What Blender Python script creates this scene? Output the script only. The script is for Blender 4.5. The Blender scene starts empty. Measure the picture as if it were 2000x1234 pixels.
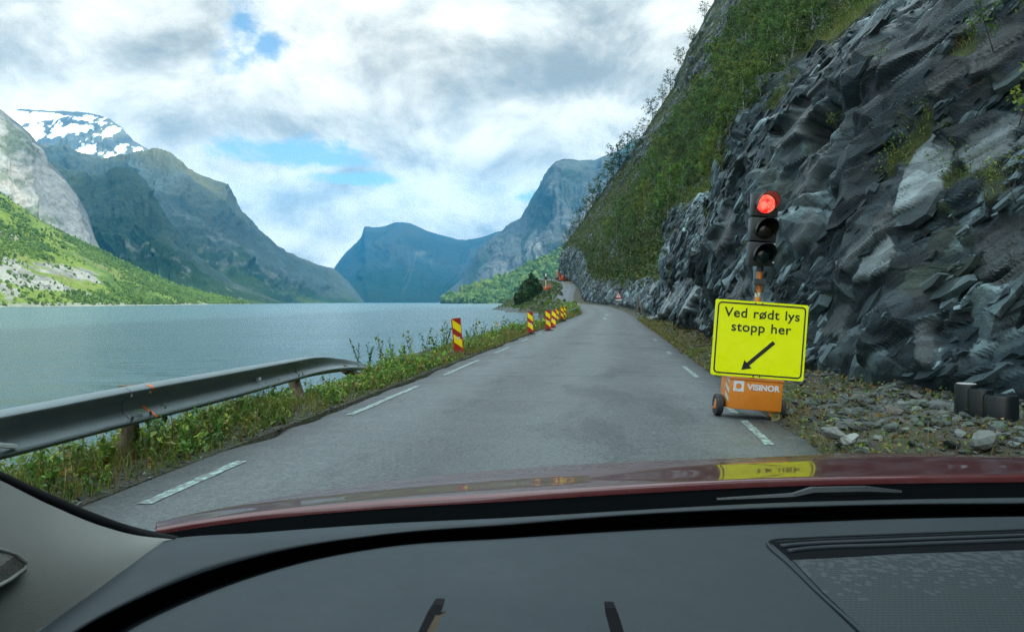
import bpy, bmesh, math, random
import numpy as np
from mathutils import Vector, Matrix
from mathutils.bvhtree import BVHTree

random.seed(7); RNG = np.random.default_rng(7)
R = math.radians
scene = bpy.context.scene
col = scene.collection

# ------------------------------------------------------------------ camera, exposure
F = 1440.0            # focal length in photo pixels (2000 wide)
EYE = 1.25            # driver's eye above the asphalt
HOR = 590.0           # horizon row in the photo
WATER_Z = -2.2
cam_d = bpy.data.cameras.new("camera")
cam_d.sensor_width = 36.0
cam_d.lens = F / 2000 * 36
cam_d.shift_y = (HOR - 617) / 2000
cam_d.clip_start = 0.02
cam_d.clip_end = 40000
cam_d.dof.use_dof = True
cam_d.dof.focus_distance = 12.0
cam_d.dof.aperture_fstop = 22.0
cam = bpy.data.objects.new("camera", cam_d); col.objects.link(cam)
cam.location = (0, 0, EYE); cam.rotation_euler = (R(90), 0, 0)
scene.camera = cam
vs = scene.view_settings
vs.view_transform = 'Standard'; vs.look = 'None'; vs.exposure = 0.55; vs.gamma = 1.0
vs.use_curve_mapping = False
cy = scene.cycles
cy.use_denoising = True; cy.denoising_prefilter = 'NONE'; cy.use_adaptive_sampling = False
cy.max_bounces = 6; cy.diffuse_bounces = 3; cy.glossy_bounces = 3; cy.transparent_max_bounces = 12
cy.volume_bounces = 0; cy.sample_clamp_indirect = 4.0
cy.caustics_reflective = False; cy.caustics_refractive = False

# ------------------------------------------------------------------ sun and sky
SUN_EL, SUN_AZ = 44.0, 128.0      # azimuth clockwise from the view direction (+Y)
sd = Vector((math.sin(R(SUN_AZ)) * math.cos(R(SUN_EL)), math.cos(R(SUN_AZ)) * math.cos(R(SUN_EL)), math.sin(R(SUN_EL))))
sl = bpy.data.lights.new("sun", 'SUN'); sl.energy = 3.2; sl.angle = R(0.5); sl.color = (1.0, 0.95, 0.86)
so = bpy.data.objects.new("sun", sl); col.objects.link(so)
so.rotation_euler = (-sd).to_track_quat('-Z', 'Y').to_euler(); so.location = (60, -60, 400)

world = bpy.data.worlds.new("World"); scene.world = world; world.use_nodes = True
WT = world.node_tree; WT.nodes.clear()
class G:
    """tiny helper for node graphs"""
    def __init__(s, t): s.t = t
    def n(s, typ, **kw):
        x = s.t.nodes.new(typ)
        for k, v in kw.items(): setattr(x, k, v)
        return x
    def put(s, sock, v):
        if isinstance(v, bpy.types.NodeSocket): s.t.links.new(v, sock)
        elif v is not None: sock.default_value = v
    def m(s, op, a, b=None, c=None, clamp=False):
        x = s.n('ShaderNodeMath', operation=op, use_clamp=clamp)
        s.put(x.inputs[0], a); s.put(x.inputs[1], b)
        if c is not None: s.put(x.inputs[2], c)
        return x.outputs[0]
    def vm(s, op, a, b=None):
        x = s.n('ShaderNodeVectorMath', operation=op)
        s.put(x.inputs[0], a); s.put(x.inputs[1], b)
        return x.outputs[0]
    def ss(s, v, lo, hi, a=0.0, b=1.0):
        x = s.n('ShaderNodeMapRange', interpolation_type='SMOOTHSTEP')
        for i, q in enumerate((v, lo, hi, a, b)): s.put(x.inputs[i], q)
        return x.outputs[0]
    def lin(s, v, lo, hi, a=0.0, b=1.0):
        x = s.n('ShaderNodeMapRange')
        for i, q in enumerate((v, lo, hi, a, b)): s.put(x.inputs[i], q)
        return x.outputs[0]
    def mix(s, f, a, b, typ='MIX'):
        x = s.n('ShaderNodeMix', data_type='RGBA', blend_type=typ)
        s.put(x.inputs[0], f)
        s.put(x.inputs[6], tuple(a) + (1,) if isinstance(a, tuple) and len(a) == 3 else a)
        s.put(x.inputs[7], tuple(b) + (1,) if isinstance(b, tuple) and len(b) == 3 else b)
        return x.outputs[2]
    def noise(s, vec, scale, detail=4.0, rough=0.55, dist=0.0):
        x = s.n('ShaderNodeTexNoise')
        s.put(x.inputs['Vector'], vec); s.put(x.inputs['Scale'], scale); s.put(x.inputs['Detail'], detail)
        s.put(x.inputs['Roughness'], rough); s.put(x.inputs['Distortion'], dist)
        return x.outputs['Fac']
    def xyz(s, x, y, z):
        c = s.n('ShaderNodeCombineXYZ')
        s.put(c.inputs[0], x); s.put(c.inputs[1], y); s.put(c.inputs[2], z)
        return c.outputs[0]
    def sep(s, v):
        c = s.n('ShaderNodeSeparateXYZ'); s.put(c.inputs[0], v); return c.outputs
    def scale(s, v, k):
        x = s.n('ShaderNodeMapping'); s.put(x.inputs[0], v); x.inputs[3].default_value = k
        return x.outputs[0]

g = G(WT)
sky = g.n('ShaderNodeTexSky', sky_type='NISHITA'); sky.sun_disc = False
sky.sun_elevation = R(SUN_EL); sky.sun_rotation = R(SUN_AZ)
sky.air_density = 1.0; sky.dust_density = 0.6; sky.ozone_density = 1.5
geo = g.n('ShaderNodeTexCoord')
D = geo.outputs['Generated']
dx, dy, dz = g.sep(D)
up = g.m('MAXIMUM', dz, 0.0)
den = g.m('ADD', up, 0.16)
q = g.xyz(g.m('DIVIDE', dx, den), g.m('DIVIDE', dy, den), 0.0)         # cloud deck seen in perspective
az = g.m('ARCTAN2', dx, dy)
big = g.noise(g.vm('ADD', q, (3.1, 7.7, 0.0)), 0.9, 6, 0.56, 0.25)
med = g.noise(g.vm('ADD', q, (11.3, 2.2, 0.4)), 2.3, 8, 0.60, 0.15)
# billow noise in direction space (puffy, upright towards the horizon)
pq = g.xyz(g.m('MULTIPLY', az, 1.0), g.m('MULTIPLY', dz, 1.55), 0.3)
puff = g.noise(pq, 6.2, 10, 0.58, 0.3)
puff_up = g.noise(g.vm('ADD', pq, (-0.03, 0.05, 0.0)), 6.2, 10, 0.58, 0.3)
relief = g.m('SUBTRACT', puff, puff_up)
def blob(px, py, wx, wy, soft=1.0):
    """soft elliptical mask round a direction of the sky (given by its row and column in the photo, stored as azimuth and height)"""
    x, z = (px - 1000) / F, (HOR - py) / F
    a = math.atan2(x, 1.0); zz = z / math.sqrt(1 + x * x + z * z)
    u = g.m('DIVIDE', g.m('SUBTRACT', az, a), wx / F)
    v = g.m('DIVIDE', g.m('SUBTRACT', dz, zz), wy / F)
    r = g.m('SQRT', g.m('ADD', g.m('MULTIPLY', u, u), g.m('MULTIPLY', v, v)))
    return g.m('SUBTRACT', 1.0, r)
wob = g.m('MULTIPLY', g.m('SUBTRACT', g.noise(pq, 8.0, 9, 0.64), 0.5), 3.6)
gap = None
for px, py, wx, wy in ((470, 40, 62, 75), (520, 85, 40, 30), (560, 298, 135, 30), (690, 350, 90, 15), (1030, 385, 50, 18), (645, 312, 60, 22)):
    b = blob(px, py, wx, wy)
    gap = b if gap is None else g.m('MAXIMUM', gap, b)
gap = g.m('MULTIPLY', g.ss(g.m('ADD', gap, wob), -0.02, 0.7), 0.92)
gap2 = g.ss(g.m('ADD', big, g.m('MULTIPLY', med, 0.35)), 0.52, 0.42)      # gaps elsewhere in the deck
high = g.ss(dz, 0.36, 0.5)
gap = g.m('MAXIMUM', gap, g.m('MULTIPLY', g.m('MULTIPLY', gap2, high), 0.8), clamp=True)
dark = None
for px, py, wx, wy, k in ((1080, 130, 330, 150, 1.0), (930, 225, 420, 60, 0.75), (150, 110, 330, 60, 0.55), (480, 235, 330, 40, 0.6), (1250, 60, 200, 140, 0.2)):
    b = g.m('MULTIPLY', g.ss(g.m('ADD', blob(px, py, wx, wy), g.m('MULTIPLY', wob, 0.45)), -0.25, 0.9), k)
    dark = b if dark is None else g.m('MAXIMUM', dark, b)
lum = g.m('ADD', 0.62, g.m('MULTIPLY', relief, 1.9))
lum = g.m('ADD', lum, g.m('MULTIPLY', g.m('SUBTRACT', big, 0.5), 0.75))
lum = g.m('SUBTRACT', lum, g.m('MULTIPLY', dark, 0.27))
lum = g.ss(lum, 0.0, 0.98, 0.26, 0.79)
# overcast deck is brighter overhead than near the horizon
zen = g.lin(dz, 0.42, 0.9, 1.0, 1.9)
cc = g.n('ShaderNodeMix', data_type='RGBA'); cc.clamp_factor = True
g.put(cc.inputs[0], g.lin(lum, 0.24, 0.66)); cc.inputs[6].default_value = (1.13, 1.01, 0.86, 1); cc.inputs[7].default_value = (1.17, 1.03, 0.875, 1)
cl = g.vm('MULTIPLY', cc.outputs[2], g.xyz(lum, lum, lum))
# and brighter still towards the veiled sun
sdot = g.n('ShaderNodeVectorMath', operation='DOT_PRODUCT'); g.put(sdot.inputs[0], D); sdot.inputs[1].default_value = tuple(sd)
zen = g.m('MULTIPLY', zen, g.lin(sdot.outputs['Value'], -0.1, 0.95, 1.0, 2.3))
# low clouds seen through a long stretch of air are warmer than the deck overhead
cl = g.vm('MULTIPLY', cl, g.mix(g.ss(dz, 0.30, 0.55), (1.0, 1.0, 1.0), (0.76, 0.95, 1.16)))
zen = g.m('MULTIPLY', zen, 1.2)
cl = g.vm('MULTIPLY', cl, g.xyz(zen, zen, zen))
blue = g.vm('MULTIPLY', sky.outputs[0], (0.12, 0.128, 0.125))
fin = g.mix(gap, cl, blue)
bg = g.n('ShaderNodeBackground'); g.put(bg.inputs[0], fin); bg.inputs[1].default_value = 1.0
wo = g.n('ShaderNodeOutputWorld'); WT.links.new(bg.outputs[0], wo.inputs[0])

# ------------------------------------------------------------------ helpers: objects, tags, projection
def tag(o, label=None, cat=None, group=None, kind=None):
    if label: o['label'] = label
    if cat: o['category'] = cat
    if group: o['group'] = group
    if kind: o['kind'] = kind
    return o
def empty(name, loc=(0, 0, 0), rot=(0, 0, 0), parent=None):
    o = bpy.data.objects.new(name, None); col.objects.link(o)
    o.location = loc; o.rotation_euler = rot; o.empty_display_size = 0.2
    o.parent = parent
    return o
def P(px, py, Y):
    """world point that stands at depth Y and shows at photo pixel (px, py)"""
    return np.array(((px - 1000) / F * Y, Y, EYE + (HOR - py) / F * Y))
def PZ(px, py, z):
    return P(px, py, (EYE - z) * F / (py - HOR))
def pix(p):
    p = np.asarray(p, float)
    return 1000 + F * p[..., 0] / p[..., 1], HOR - F * (p[..., 2] - EYE) / p[..., 1]
def mesh_data(name, V, Fc, mats, smooth=False, colr=None, mi=None):
    V = np.asarray(V, np.float32).reshape(-1, 3)
    me = bpy.data.meshes.new(name)
    if isinstance(Fc, np.ndarray):
        n, k = Fc.shape
        me.vertices.add(len(V)); me.vertices.foreach_set('co', V.ravel())
        me.loops.add(n * k); me.loops.foreach_set('vertex_index', Fc.astype(np.int32).ravel())
        me.polygons.add(n); me.polygons.foreach_set('loop_start', np.arange(0, n * k, k, dtype=np.int32))
        me.update(calc_edges=True)
    else:
        me.from_pydata(V.tolist(), [], [tuple(f) for f in Fc]); me.update()
    for m in (mats if isinstance(mats, (list, tuple)) else [mats]): me.materials.append(m)
    if mi is not None: me.polygons.foreach_set('material_index', np.asarray(mi, np.int32))
    me.polygons.foreach_set('use_smooth', np.full(len(me.polygons), bool(smooth)))
    if colr is not None:
        c = np.asarray(colr, np.float32)
        if c.shape[1] == 3: c = np.hstack([c, np.ones((len(c), 1), np.float32)])
        a = me.color_attributes.new('col', 'FLOAT_COLOR', 'POINT'); a.data.foreach_set('color', c.ravel())
    me.validate()
    return me
def link(name, me, parent=None):
    o = bpy.data.objects.new(name, me); col.objects.link(o); o.parent = parent
    return o
def mk(name, V, Fc, mats, parent=None, smooth=False, colr=None, mi=None):
    return link(name, mesh_data(name, V, Fc, mats, smooth, colr, mi), parent)
def grid_faces(nu, nv):
    a = np.arange(nu * nv).reshape(nu, nv)
    return np.stack([a[:-1, :-1], a[1:, :-1], a[1:, 1:], a[:-1, 1:]], -1).reshape(-1, 4)
class MB:
    """collects shapes for one mesh"""
    def __init__(s): s.v = []; s.f = []; s.mi = []
    def add(s, V, Fc, mi=0, M=None):
        b = len(s.v)
        for p in V:
            p = Vector(p)
            s.v.append(tuple(M @ p if M else p))
        for f in Fc: s.f.append(tuple(i + b for i in f)); s.mi.append(mi)
    def box(s, c, d, mi=0, M=None, bev=0.0):
        bm = bmesh.new(); bmesh.ops.create_cube(bm, size=1.0)
        for v in bm.verts: v.co = Vector((v.co.x * d[0] + c[0], v.co.y * d[1] + c[1], v.co.z * d[2] + c[2]))
        if bev: bmesh.ops.bevel(bm, geom=bm.edges[:], offset=bev, segments=2, profile=0.6, affect='EDGES')
        s.bm(bm, mi, M)
    def bm(s, bm, mi=0, M=None):
        bm.verts.index_update()
        s.add([v.co for v in bm.verts], [[v.index for v in f.verts] for f in bm.faces], mi, M); bm.free()
    def tube(s, path, rad, n=8, mi=0, cap=True, M=None):
        path = [Vector(p) for p in path]; rad = rad if isinstance(rad, (list, tuple)) else [rad] * len(path)
        V = []; Fc = []; ref = None
        for i, p in enumerate(path):
            t = (path[min(i + 1, len(path) - 1)] - path[max(i - 1, 0)]).normalized()
            if ref is None: ref = Vector((0, 0, 1)) if abs(t.z) < .9 else Vector((1, 0, 0))
            a = t.cross(ref).normalized(); b = a.cross(t).normalized(); ref = b
            for k in range(n):
                w = 2 * math.pi * k / n
                V.append(p + a * (math.cos(w) * rad[i]) + b * (math.sin(w) * rad[i]))
        for i in range(len(path) - 1):
            for k in range(n):
                Fc.append((i * n + k, i * n + (k + 1) % n, (i + 1) * n + (k + 1) % n, (i + 1) * n + k))
        if cap:
            Fc.append(tuple(range(n))[::-1]); Fc.append(tuple((len(path) - 1) * n + k for k in range(n)))
        s.add(V, Fc, mi, M)
    def lathe(s, prof, n=32, mi=0, M=None):
        """prof: (radius, height) pairs round local Z"""
        V = []; Fc = []
        for r, z in prof:
            for k in range(n):
                w = 2 * math.pi * k / n; V.append((r * math.cos(w), r * math.sin(w), z))
        for i in range(len(prof) - 1):
            for k in range(n): Fc.append((i * n + k, i * n + (k + 1) % n, (i + 1) * n + (k + 1) % n, (i + 1) * n + k))
        Fc.append(tuple(range(n))[::-1]); Fc.append(tuple((len(prof) - 1) * n + k for k in range(n)))
        s.add(V, Fc, mi, M)
    def prism(s, poly, y0, y1, mi=0, M=None):
        """polygon in local XZ (counter-clockwise seen from -Y), thick from y0 (front) to y1"""
        n = len(poly)
        V = [(x, y0, z) for x, z in poly] + [(x, y1, z) for x, z in poly]
        Fc = [tuple(range(n)), tuple(range(2 * n - 1, n - 1, -1))] + [(i, i + n, (i + 1) % n + n, (i + 1) % n) for i in range(n)]
        s.add(V, Fc, mi, M)
    def build(s, name, mats, parent=None, smooth=False, auto=None):
        o = mk(name, np.array([tuple(v) for v in s.v]), s.f, mats, parent, smooth, None, s.mi)
        if auto is not None:
            me = o.data; me.polygons.foreach_set('use_smooth', [True] * len(me.polygons)); me.set_sharp_from_angle(angle=R(auto))
        return o
def rrect(w, h, r, n=5, cx=0, cz=0):
    pts = []
    for (sx, sz, a0) in ((1, 1, 0), (-1, 1, 90), (-1, -1, 180), (1, -1, 270)):
        for k in range(n + 1):
            a = R(a0 + 90 * k / n)
            pts.append((cx + sx * (w / 2 - r) + r * math.cos(a), cz + sz * (h / 2 - r) + r * math.sin(a)))
    return pts
def text_shape(body, width=None, cap=None, offset=0.0, spacing=1.0, word=1.0):
    """triangulated lettering in XZ: (verts, faces) with its left end at x=0 and baseline z=0"""
    cu = bpy.data.curves.new('letters', 'FONT'); cu.body = body; cu.offset = offset
    cu.space_character = spacing; cu.space_word = word; cu.resolution_u = 6
    o = bpy.data.objects.new('letters', cu); col.objects.link(o)
    dg = bpy.context.evaluated_depsgraph_get(); me = o.evaluated_get(dg).to_mesh()
    V = np.array([v.co[:] for v in me.vertices]); Fc = [tuple(p.vertices) for p in me.polygons]
    o.evaluated_get(dg).to_mesh_clear(); bpy.data.objects.remove(o); bpy.data.curves.remove(cu)
    V[:, 0] -= V[:, 0].min()
    if cap: V[:, 1] *= cap / 0.729
    if width: V[:, 0] *= width / V[:, 0].max()
    return V, Fc

# ------------------------------------------------------------------ helpers: noise in numpy
def _h(ix, iy, iz, seed):
    with np.errstate(over='ignore'):
        n = (ix.astype(np.uint32) * np.uint32(374761393) + iy.astype(np.uint32) * np.uint32(668265263) +
             iz.astype(np.uint32) * np.uint32(2246822519) + np.uint32((seed * 3266489917 + 97) & 0xffffffff))
        n = (n ^ (n >> np.uint32(13))) * np.uint32(1274126177)
        n = (n ^ (n >> np.uint32(16))) * np.uint32(2654435769)
        n ^= n >> np.uint32(15)
    return n.astype(np.float64) / 4294967296.0
def vn(p, seed=0):
    i = np.floor(p).astype(np.int64); f = p - i; u = f * f * f * (f * (f * 6 - 15) + 10)
    x, y, z = i[:, 0], i[:, 1], i[:, 2]; r = 0
    for a in (0, 1):
        for b in (0, 1):
            for c in (0, 1):
                w = (u[:, 0] if a else 1 - u[:, 0]) * (u[:, 1] if b else 1 - u[:, 1]) * (u[:, 2] if c else 1 - u[:, 2])
                r = r + w * _h(x + a, y + b, z + c, seed)
    return r * 2 - 1
def fbm(p, oct=5, seed=0, gain=.5, lac=2.07):
    p = np.asarray(p, float); r = 0; a = 1; t = 0
    for k in range(oct):
        r = r + a * vn(p + 13.7 * k, seed + k); t += a; a *= gain; p = p * lac
    return r / t
def ridged(p, oct=5, seed=0, gain=.5, lac=2.07):
    p = np.asarray(p, float); r = 0; a = 1; t = 0
    for k in range(oct):
        r = r + a * (1 - np.abs(vn(p + 7.3 * k, seed + k)) * 2); t += a; a *= gain; p = p * lac
    return r / t
def worley(p, seed=0, jit=0.95):
    """the two nearest cells of a jittered grid: (offset, four random numbers) of each, then F1, F2"""
    N = len(p); i = np.floor(p).astype(np.int64)
    b1 = np.full(N, 9e9); b2 = np.full(N, 9e9); l1 = np.zeros((N, 3)); l2 = np.zeros((N, 3)); i1 = np.zeros((N, 3), np.int64); i2 = np.zeros((N, 3), np.int64)
    for a in (-1, 0, 1):
        for b in (-1, 0, 1):
            for c in (-1, 0, 1):
                j = i + np.array((a, b, c))
                fp = j + 0.5 + jit * (np.stack([_h(j[:, 0], j[:, 1], j[:, 2], seed + k) for k in range(3)], 1) - 0.5)
                dv = p - fp; d = (dv * dv).sum(1)
                m = d < b1; m2 = (~m) & (d < b2)
                b2[m] = b1[m]; l2[m] = l1[m]; i2[m] = i1[m]
                b1[m] = d[m]; l1[m] = dv[m]; i1[m] = j[m]
                b2[m2] = d[m2]; l2[m2] = dv[m2]; i2[m2] = j[m2]
    rr = [np.stack([_h(q[:, 0], q[:, 1], q[:, 2], seed + 11 + k) for k in range(4)], 1) for q in (i1, i2)]
    return (l1, rr[0]), (l2, rr[1]), np.sqrt(b1), np.sqrt(b2)
def blocks(p, seed, slope=3.0, tl=.5):
    """angular blocks standing out by different amounts, flat-topped with steep sides; continuous, creased where they meet"""
    i = np.floor(p).astype(np.int64); best = np.full(len(p), -9e9); tn = np.zeros(len(p)); sec = np.full(len(p), -9e9)
    for a in (-1, 0, 1):
        for b in (-1, 0, 1):
            for c in (-1, 0, 1):
                j = i + np.array((a, b, c)); r = [_h(j[:, 0], j[:, 1], j[:, 2], seed + k) for k in range(8)]
                l = p - (j + .5 + .9 * (np.stack(r[:3], 1) - .5))
                th = (r[3] - .5) * 1.1; w = (r[4] - .5) * 1.1
                d = np.maximum(np.maximum(np.abs(l[:, 0] * np.cos(th) + l[:, 1] * np.sin(th)), np.abs(l[:, 1] * np.cos(w) - l[:, 0] * np.sin(w))), np.abs(l[:, 2]) * .8)
                h = (r[5] - .5) * 1.3 + np.minimum(l[:, 0] * (r[6] - .62) * 2 * tl + l[:, 1] * ((r[7] - .5) * 2 * tl + .4), slope * (.50 + .25 * r[4] - d))
                m = h > best; sec = np.where(m, best, np.maximum(sec, h)); best = np.where(m, h, best); tn = np.where(m, r[6] * .5 + r[3] * .5, tn)
    return best, tn, best - sec
def sstep(x, a, b):
    t = np.clip((x - a) / (b - a), 0, 1); return t * t * (3 - 2 * t)
def lerpc(a, b, t):
    return np.asarray(a)[None, :] * (1 - t[:, None]) + np.asarray(b)[None, :] * t[:, None] if np.ndim(a) == 1 and np.ndim(b) == 1 else a * (1 - t[:, None]) + b * t[:, None]

def in_poly(x, y, poly):
    c = np.zeros(len(x), bool); j = len(poly) - 1
    for i in range(len(poly)):
        xi, yi = poly[i]; xj, yj = poly[j]
        c ^= ((yi > y) != (yj > y)) & (x < (xj - xi) * (y - yi) / (yj - yi + 1e-9) + xi); j = i
    return c
# ------------------------------------------------------------------ unseen cloud sheet overhead, added and outlined to shade the far mountains
def cloud_bank(name, outline, alt, thick, seed, step=60.):
    o_ = np.array(outline, float); x = np.arange(o_[:, 0].min() - 300, o_[:, 0].max() + 300, step); y = np.arange(o_[:, 1].min() - 300, o_[:, 1].max() + 300, step)
    gx, gy = np.meshgrid(x, y, indexing='ij'); p = np.stack([gx.ravel(), gy.ravel(), 0 * gx.ravel()], 1)
    w = p[:, :2] + 170 * np.stack([fbm(p / 420, 4, seed), fbm(p / 420, 4, seed + 5)], 1)
    ins = in_poly(w[:, 0], w[:, 1], outline).astype(float).reshape(gx.shape)
    h = ins.copy()
    for _ in range(6): h[1:-1, 1:-1] = (h[1:-1, 1:-1] + h[:-2, 1:-1] + h[2:, 1:-1] + h[1:-1, :-2] + h[1:-1, 2:]) / 5
    h = np.clip(h * 2 - 1, 0, 1) ** .5 * thick
    lump = (np.abs(fbm(p / 260, 5, seed + 9)) * 1.6).reshape(gx.shape)
    top = np.stack([gx, gy, alt + h * (.5 + lump)], -1); bot = np.stack([gx, gy, alt - h * .22 * (.6 + lump)], -1)
    n = gx.size; Fq = grid_faces(*gx.shape); keep = (ins.ravel()[Fq] > .5).all(1); Fq = Fq[keep]
    m = bpy.data.materials.new('shade_cloud_white'); m.use_nodes = True; b = m.node_tree.nodes['Principled BSDF']
    b.inputs['Base Color'].default_value = (.9, .9, .9, 1); b.inputs['Roughness'].default_value = 1; b.inputs['Specular IOR Level'].default_value = 0
    tag(mk(name, np.concatenate([top.reshape(-1, 3), bot.reshape(-1, 3)]), np.concatenate([Fq, Fq[:, ::-1] + n]), m, None, True), kind='stuff')
SHX, SHY = 2900 / math.tan(R(SUN_EL)) * math.sin(R(SUN_AZ)), 2900 / math.tan(R(SUN_EL)) * math.cos(R(SUN_AZ))
shade = [(-1000, 1500), (-560, 1300), (-380, 2200), (-520, 3200), (-850, 4100), (-1120, 3800), (-1060, 3000), (-1330, 2500), (-1150, 2100), (-1060, 1900)]
cloud_bank('shade_clouds', [(x + SHX, y + SHY) for x, y in shade], 3300, 420, 3)
# ------------------------------------------------------------------ materials
def mat(name, base=(0.5, 0.5, 0.5), rough=0.6, metal=0.0, spec=0.5, coat=0.0):
    m = bpy.data.materials.new(name); m.use_nodes = True
    t = m.node_tree; b = t.nodes['Principled BSDF']
    b.inputs['Base Color'].default_value = (*base, 1); b.inputs['Roughness'].default_value = rough
    b.inputs['Metallic'].default_value = metal; b.inputs['Specular IOR Level'].default_value = spec
    b.inputs['Coat Weight'].default_value = coat
    return m, G(t), b
def attr(g, name='col'):
    a = g.n('ShaderNodeAttribute'); a.attribute_name = name; return a.outputs['Color']
def opos(g): return g.n('ShaderNodeTexCoord').outputs['Object']
def bump(g, b, h, strength=0.3, dist=0.02):
    x = g.n('ShaderNodeBump'); x.inputs['Strength'].default_value = strength; x.inputs['Distance'].default_value = dist
    g.put(x.inputs['Height'], h); g.put(b.inputs['Normal'], x.outputs[0]); return x
def worn(name, base, rough=0.5, metal=0.0, var=0.25, scale=8.0, dirt=(0.10, 0.09, 0.07), dirtk=0.35, coat=0.0, bumpk=0.05):
    """painted, rubber or metal surface with uneven tone, some grime and a broken gloss"""
    m, g, b = mat(name, base, rough, metal, 0.5, coat)
    p = opos(g); n1 = g.noise(p, scale, 5, 0.6); n2 = g.noise(p, scale * 5, 4, 0.6)
    v = g.m('ADD', 1 - var / 2, g.m('MULTIPLY', n1, var))
    c = g.vm('MULTIPLY', tuple(base), g.xyz(v, v, v))
    c = g.mix(g.m('MULTIPLY', g.ss(n2, 0.5, 0.75), dirtk), c, dirt)
    g.put(b.inputs['Base Color'], c)
    g.put(b.inputs['Roughness'], g.lin(n1, 0.3, 0.7, max(0.05, rough - 0.12), min(1, rough + 0.15)))
    if bumpk: bump(g, b, n2, bumpk, 0.01)
    return m
def leaf_mat(name, rough=0.45, trans=0.35):
    m, g, b = mat(name, (0.05, 0.1, 0.03), rough, 0, 0.35)
    c = attr(g); g.put(b.inputs['Base Color'], c)
    tr = g.n('ShaderNodeBsdfTranslucent'); g.put(tr.inputs[0], g.vm('MULTIPLY', c, (1.3, 1.35, 0.8)))
    mx = g.n('ShaderNodeMixShader'); mx.inputs[0].default_value = trans
    g.t.links.new(b.outputs[0], mx.inputs[1]); g.t.links.new(tr.outputs[0], mx.inputs[2])
    g.t.links.new(mx.outputs[0], g.t.nodes['Material Output'].inputs[0])
    return m
M_LEAF = leaf_mat('leaf'); M_GRASS = leaf_mat('grass_blade', 0.6, 0.25)
def far_mat(name, sc, strength=0.6):
    """distant mountainside: vertex colours of rock, wood, meadow and snow with finer breakup"""
    m, g, b = mat(name, (0.1, 0.1, 0.1), 0.95, 0, 0.1)
    p = opos(g); n1 = g.noise(p, sc, 6, 0.65); n2 = g.noise(p, sc * 4, 4, 0.6)
    n3 = g.noise(p, sc * 11, 3, 0.65)
    v = g.m('ADD', -0.25, g.m('ADD', g.m('MULTIPLY', n1, 0.8), g.m('ADD', g.m('MULTIPLY', n2, 0.9), g.m('MULTIPLY', n3, 0.8))))
    g.put(b.inputs['Base Color'], g.vm('MULTIPLY', attr(g), g.xyz(v, v, v)))
    bump(g, b, g.m('ADD', n1, g.m('MULTIPLY', n2, 0.5)), strength, 0.30 / sc)
    return m
M_FAR = far_mat('mountain_rock', 0.02); M_HILL = far_mat('hill_ground', 0.05, 0.5)

# ------------------------------------------------------------------ water
m, g, b = mat('lake_water', (0.045, 0.105, 0.12), 0.2, 0, 0.5)
b.inputs['IOR'].default_value = 1.33
p = opos(g)
w1 = g.noise(g.scale(p, (0.55, 1.0, 1.0)), 0.9, 3, 0.55, 0.4)
w2 = g.noise(g.scale(p, (0.5, 1.0, 1.0)), 2.6, 3, 0.6, 0.3)
w3 = g.noise(g.scale(p, (0.7, 1.0, 1.0)), 0.05, 3, 0.5)
hgt = g.m('ADD', g.m('MULTIPLY', w1, 1.0), g.m('MULTIPLY', w2, 0.35))
w0 = g.noise(g.scale(p, (0.4, 1.0, 1.0)), 0.30, 3, 0.6, 0.5)
hgt = g.m('ADD', hgt, g.m('MULTIPLY', w0, 1.7))
hgt = g.m('MULTIPLY', hgt, g.lin(w3, 0.3, 0.7, 0.6, 1.25))
bump(g, b, hgt, 1.0, 0.62)
M_WATER = m
xs = np.concatenate([-np.geomspace(7500, 30, 40), np.linspace(-28, 28, 15), np.geomspace(30, 7500, 40)])
ys = np.concatenate([np.linspace(-1500, 0, 10), np.geomspace(8, 11000, 90)])
gx, gy = np.meshgrid(xs, ys, indexing='ij')
tag(mk('lake_water', np.stack([gx, gy, np.full_like(gx, WATER_Z)], -1), grid_faces(len(xs), len(ys)), M_WATER), kind='structure')

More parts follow.
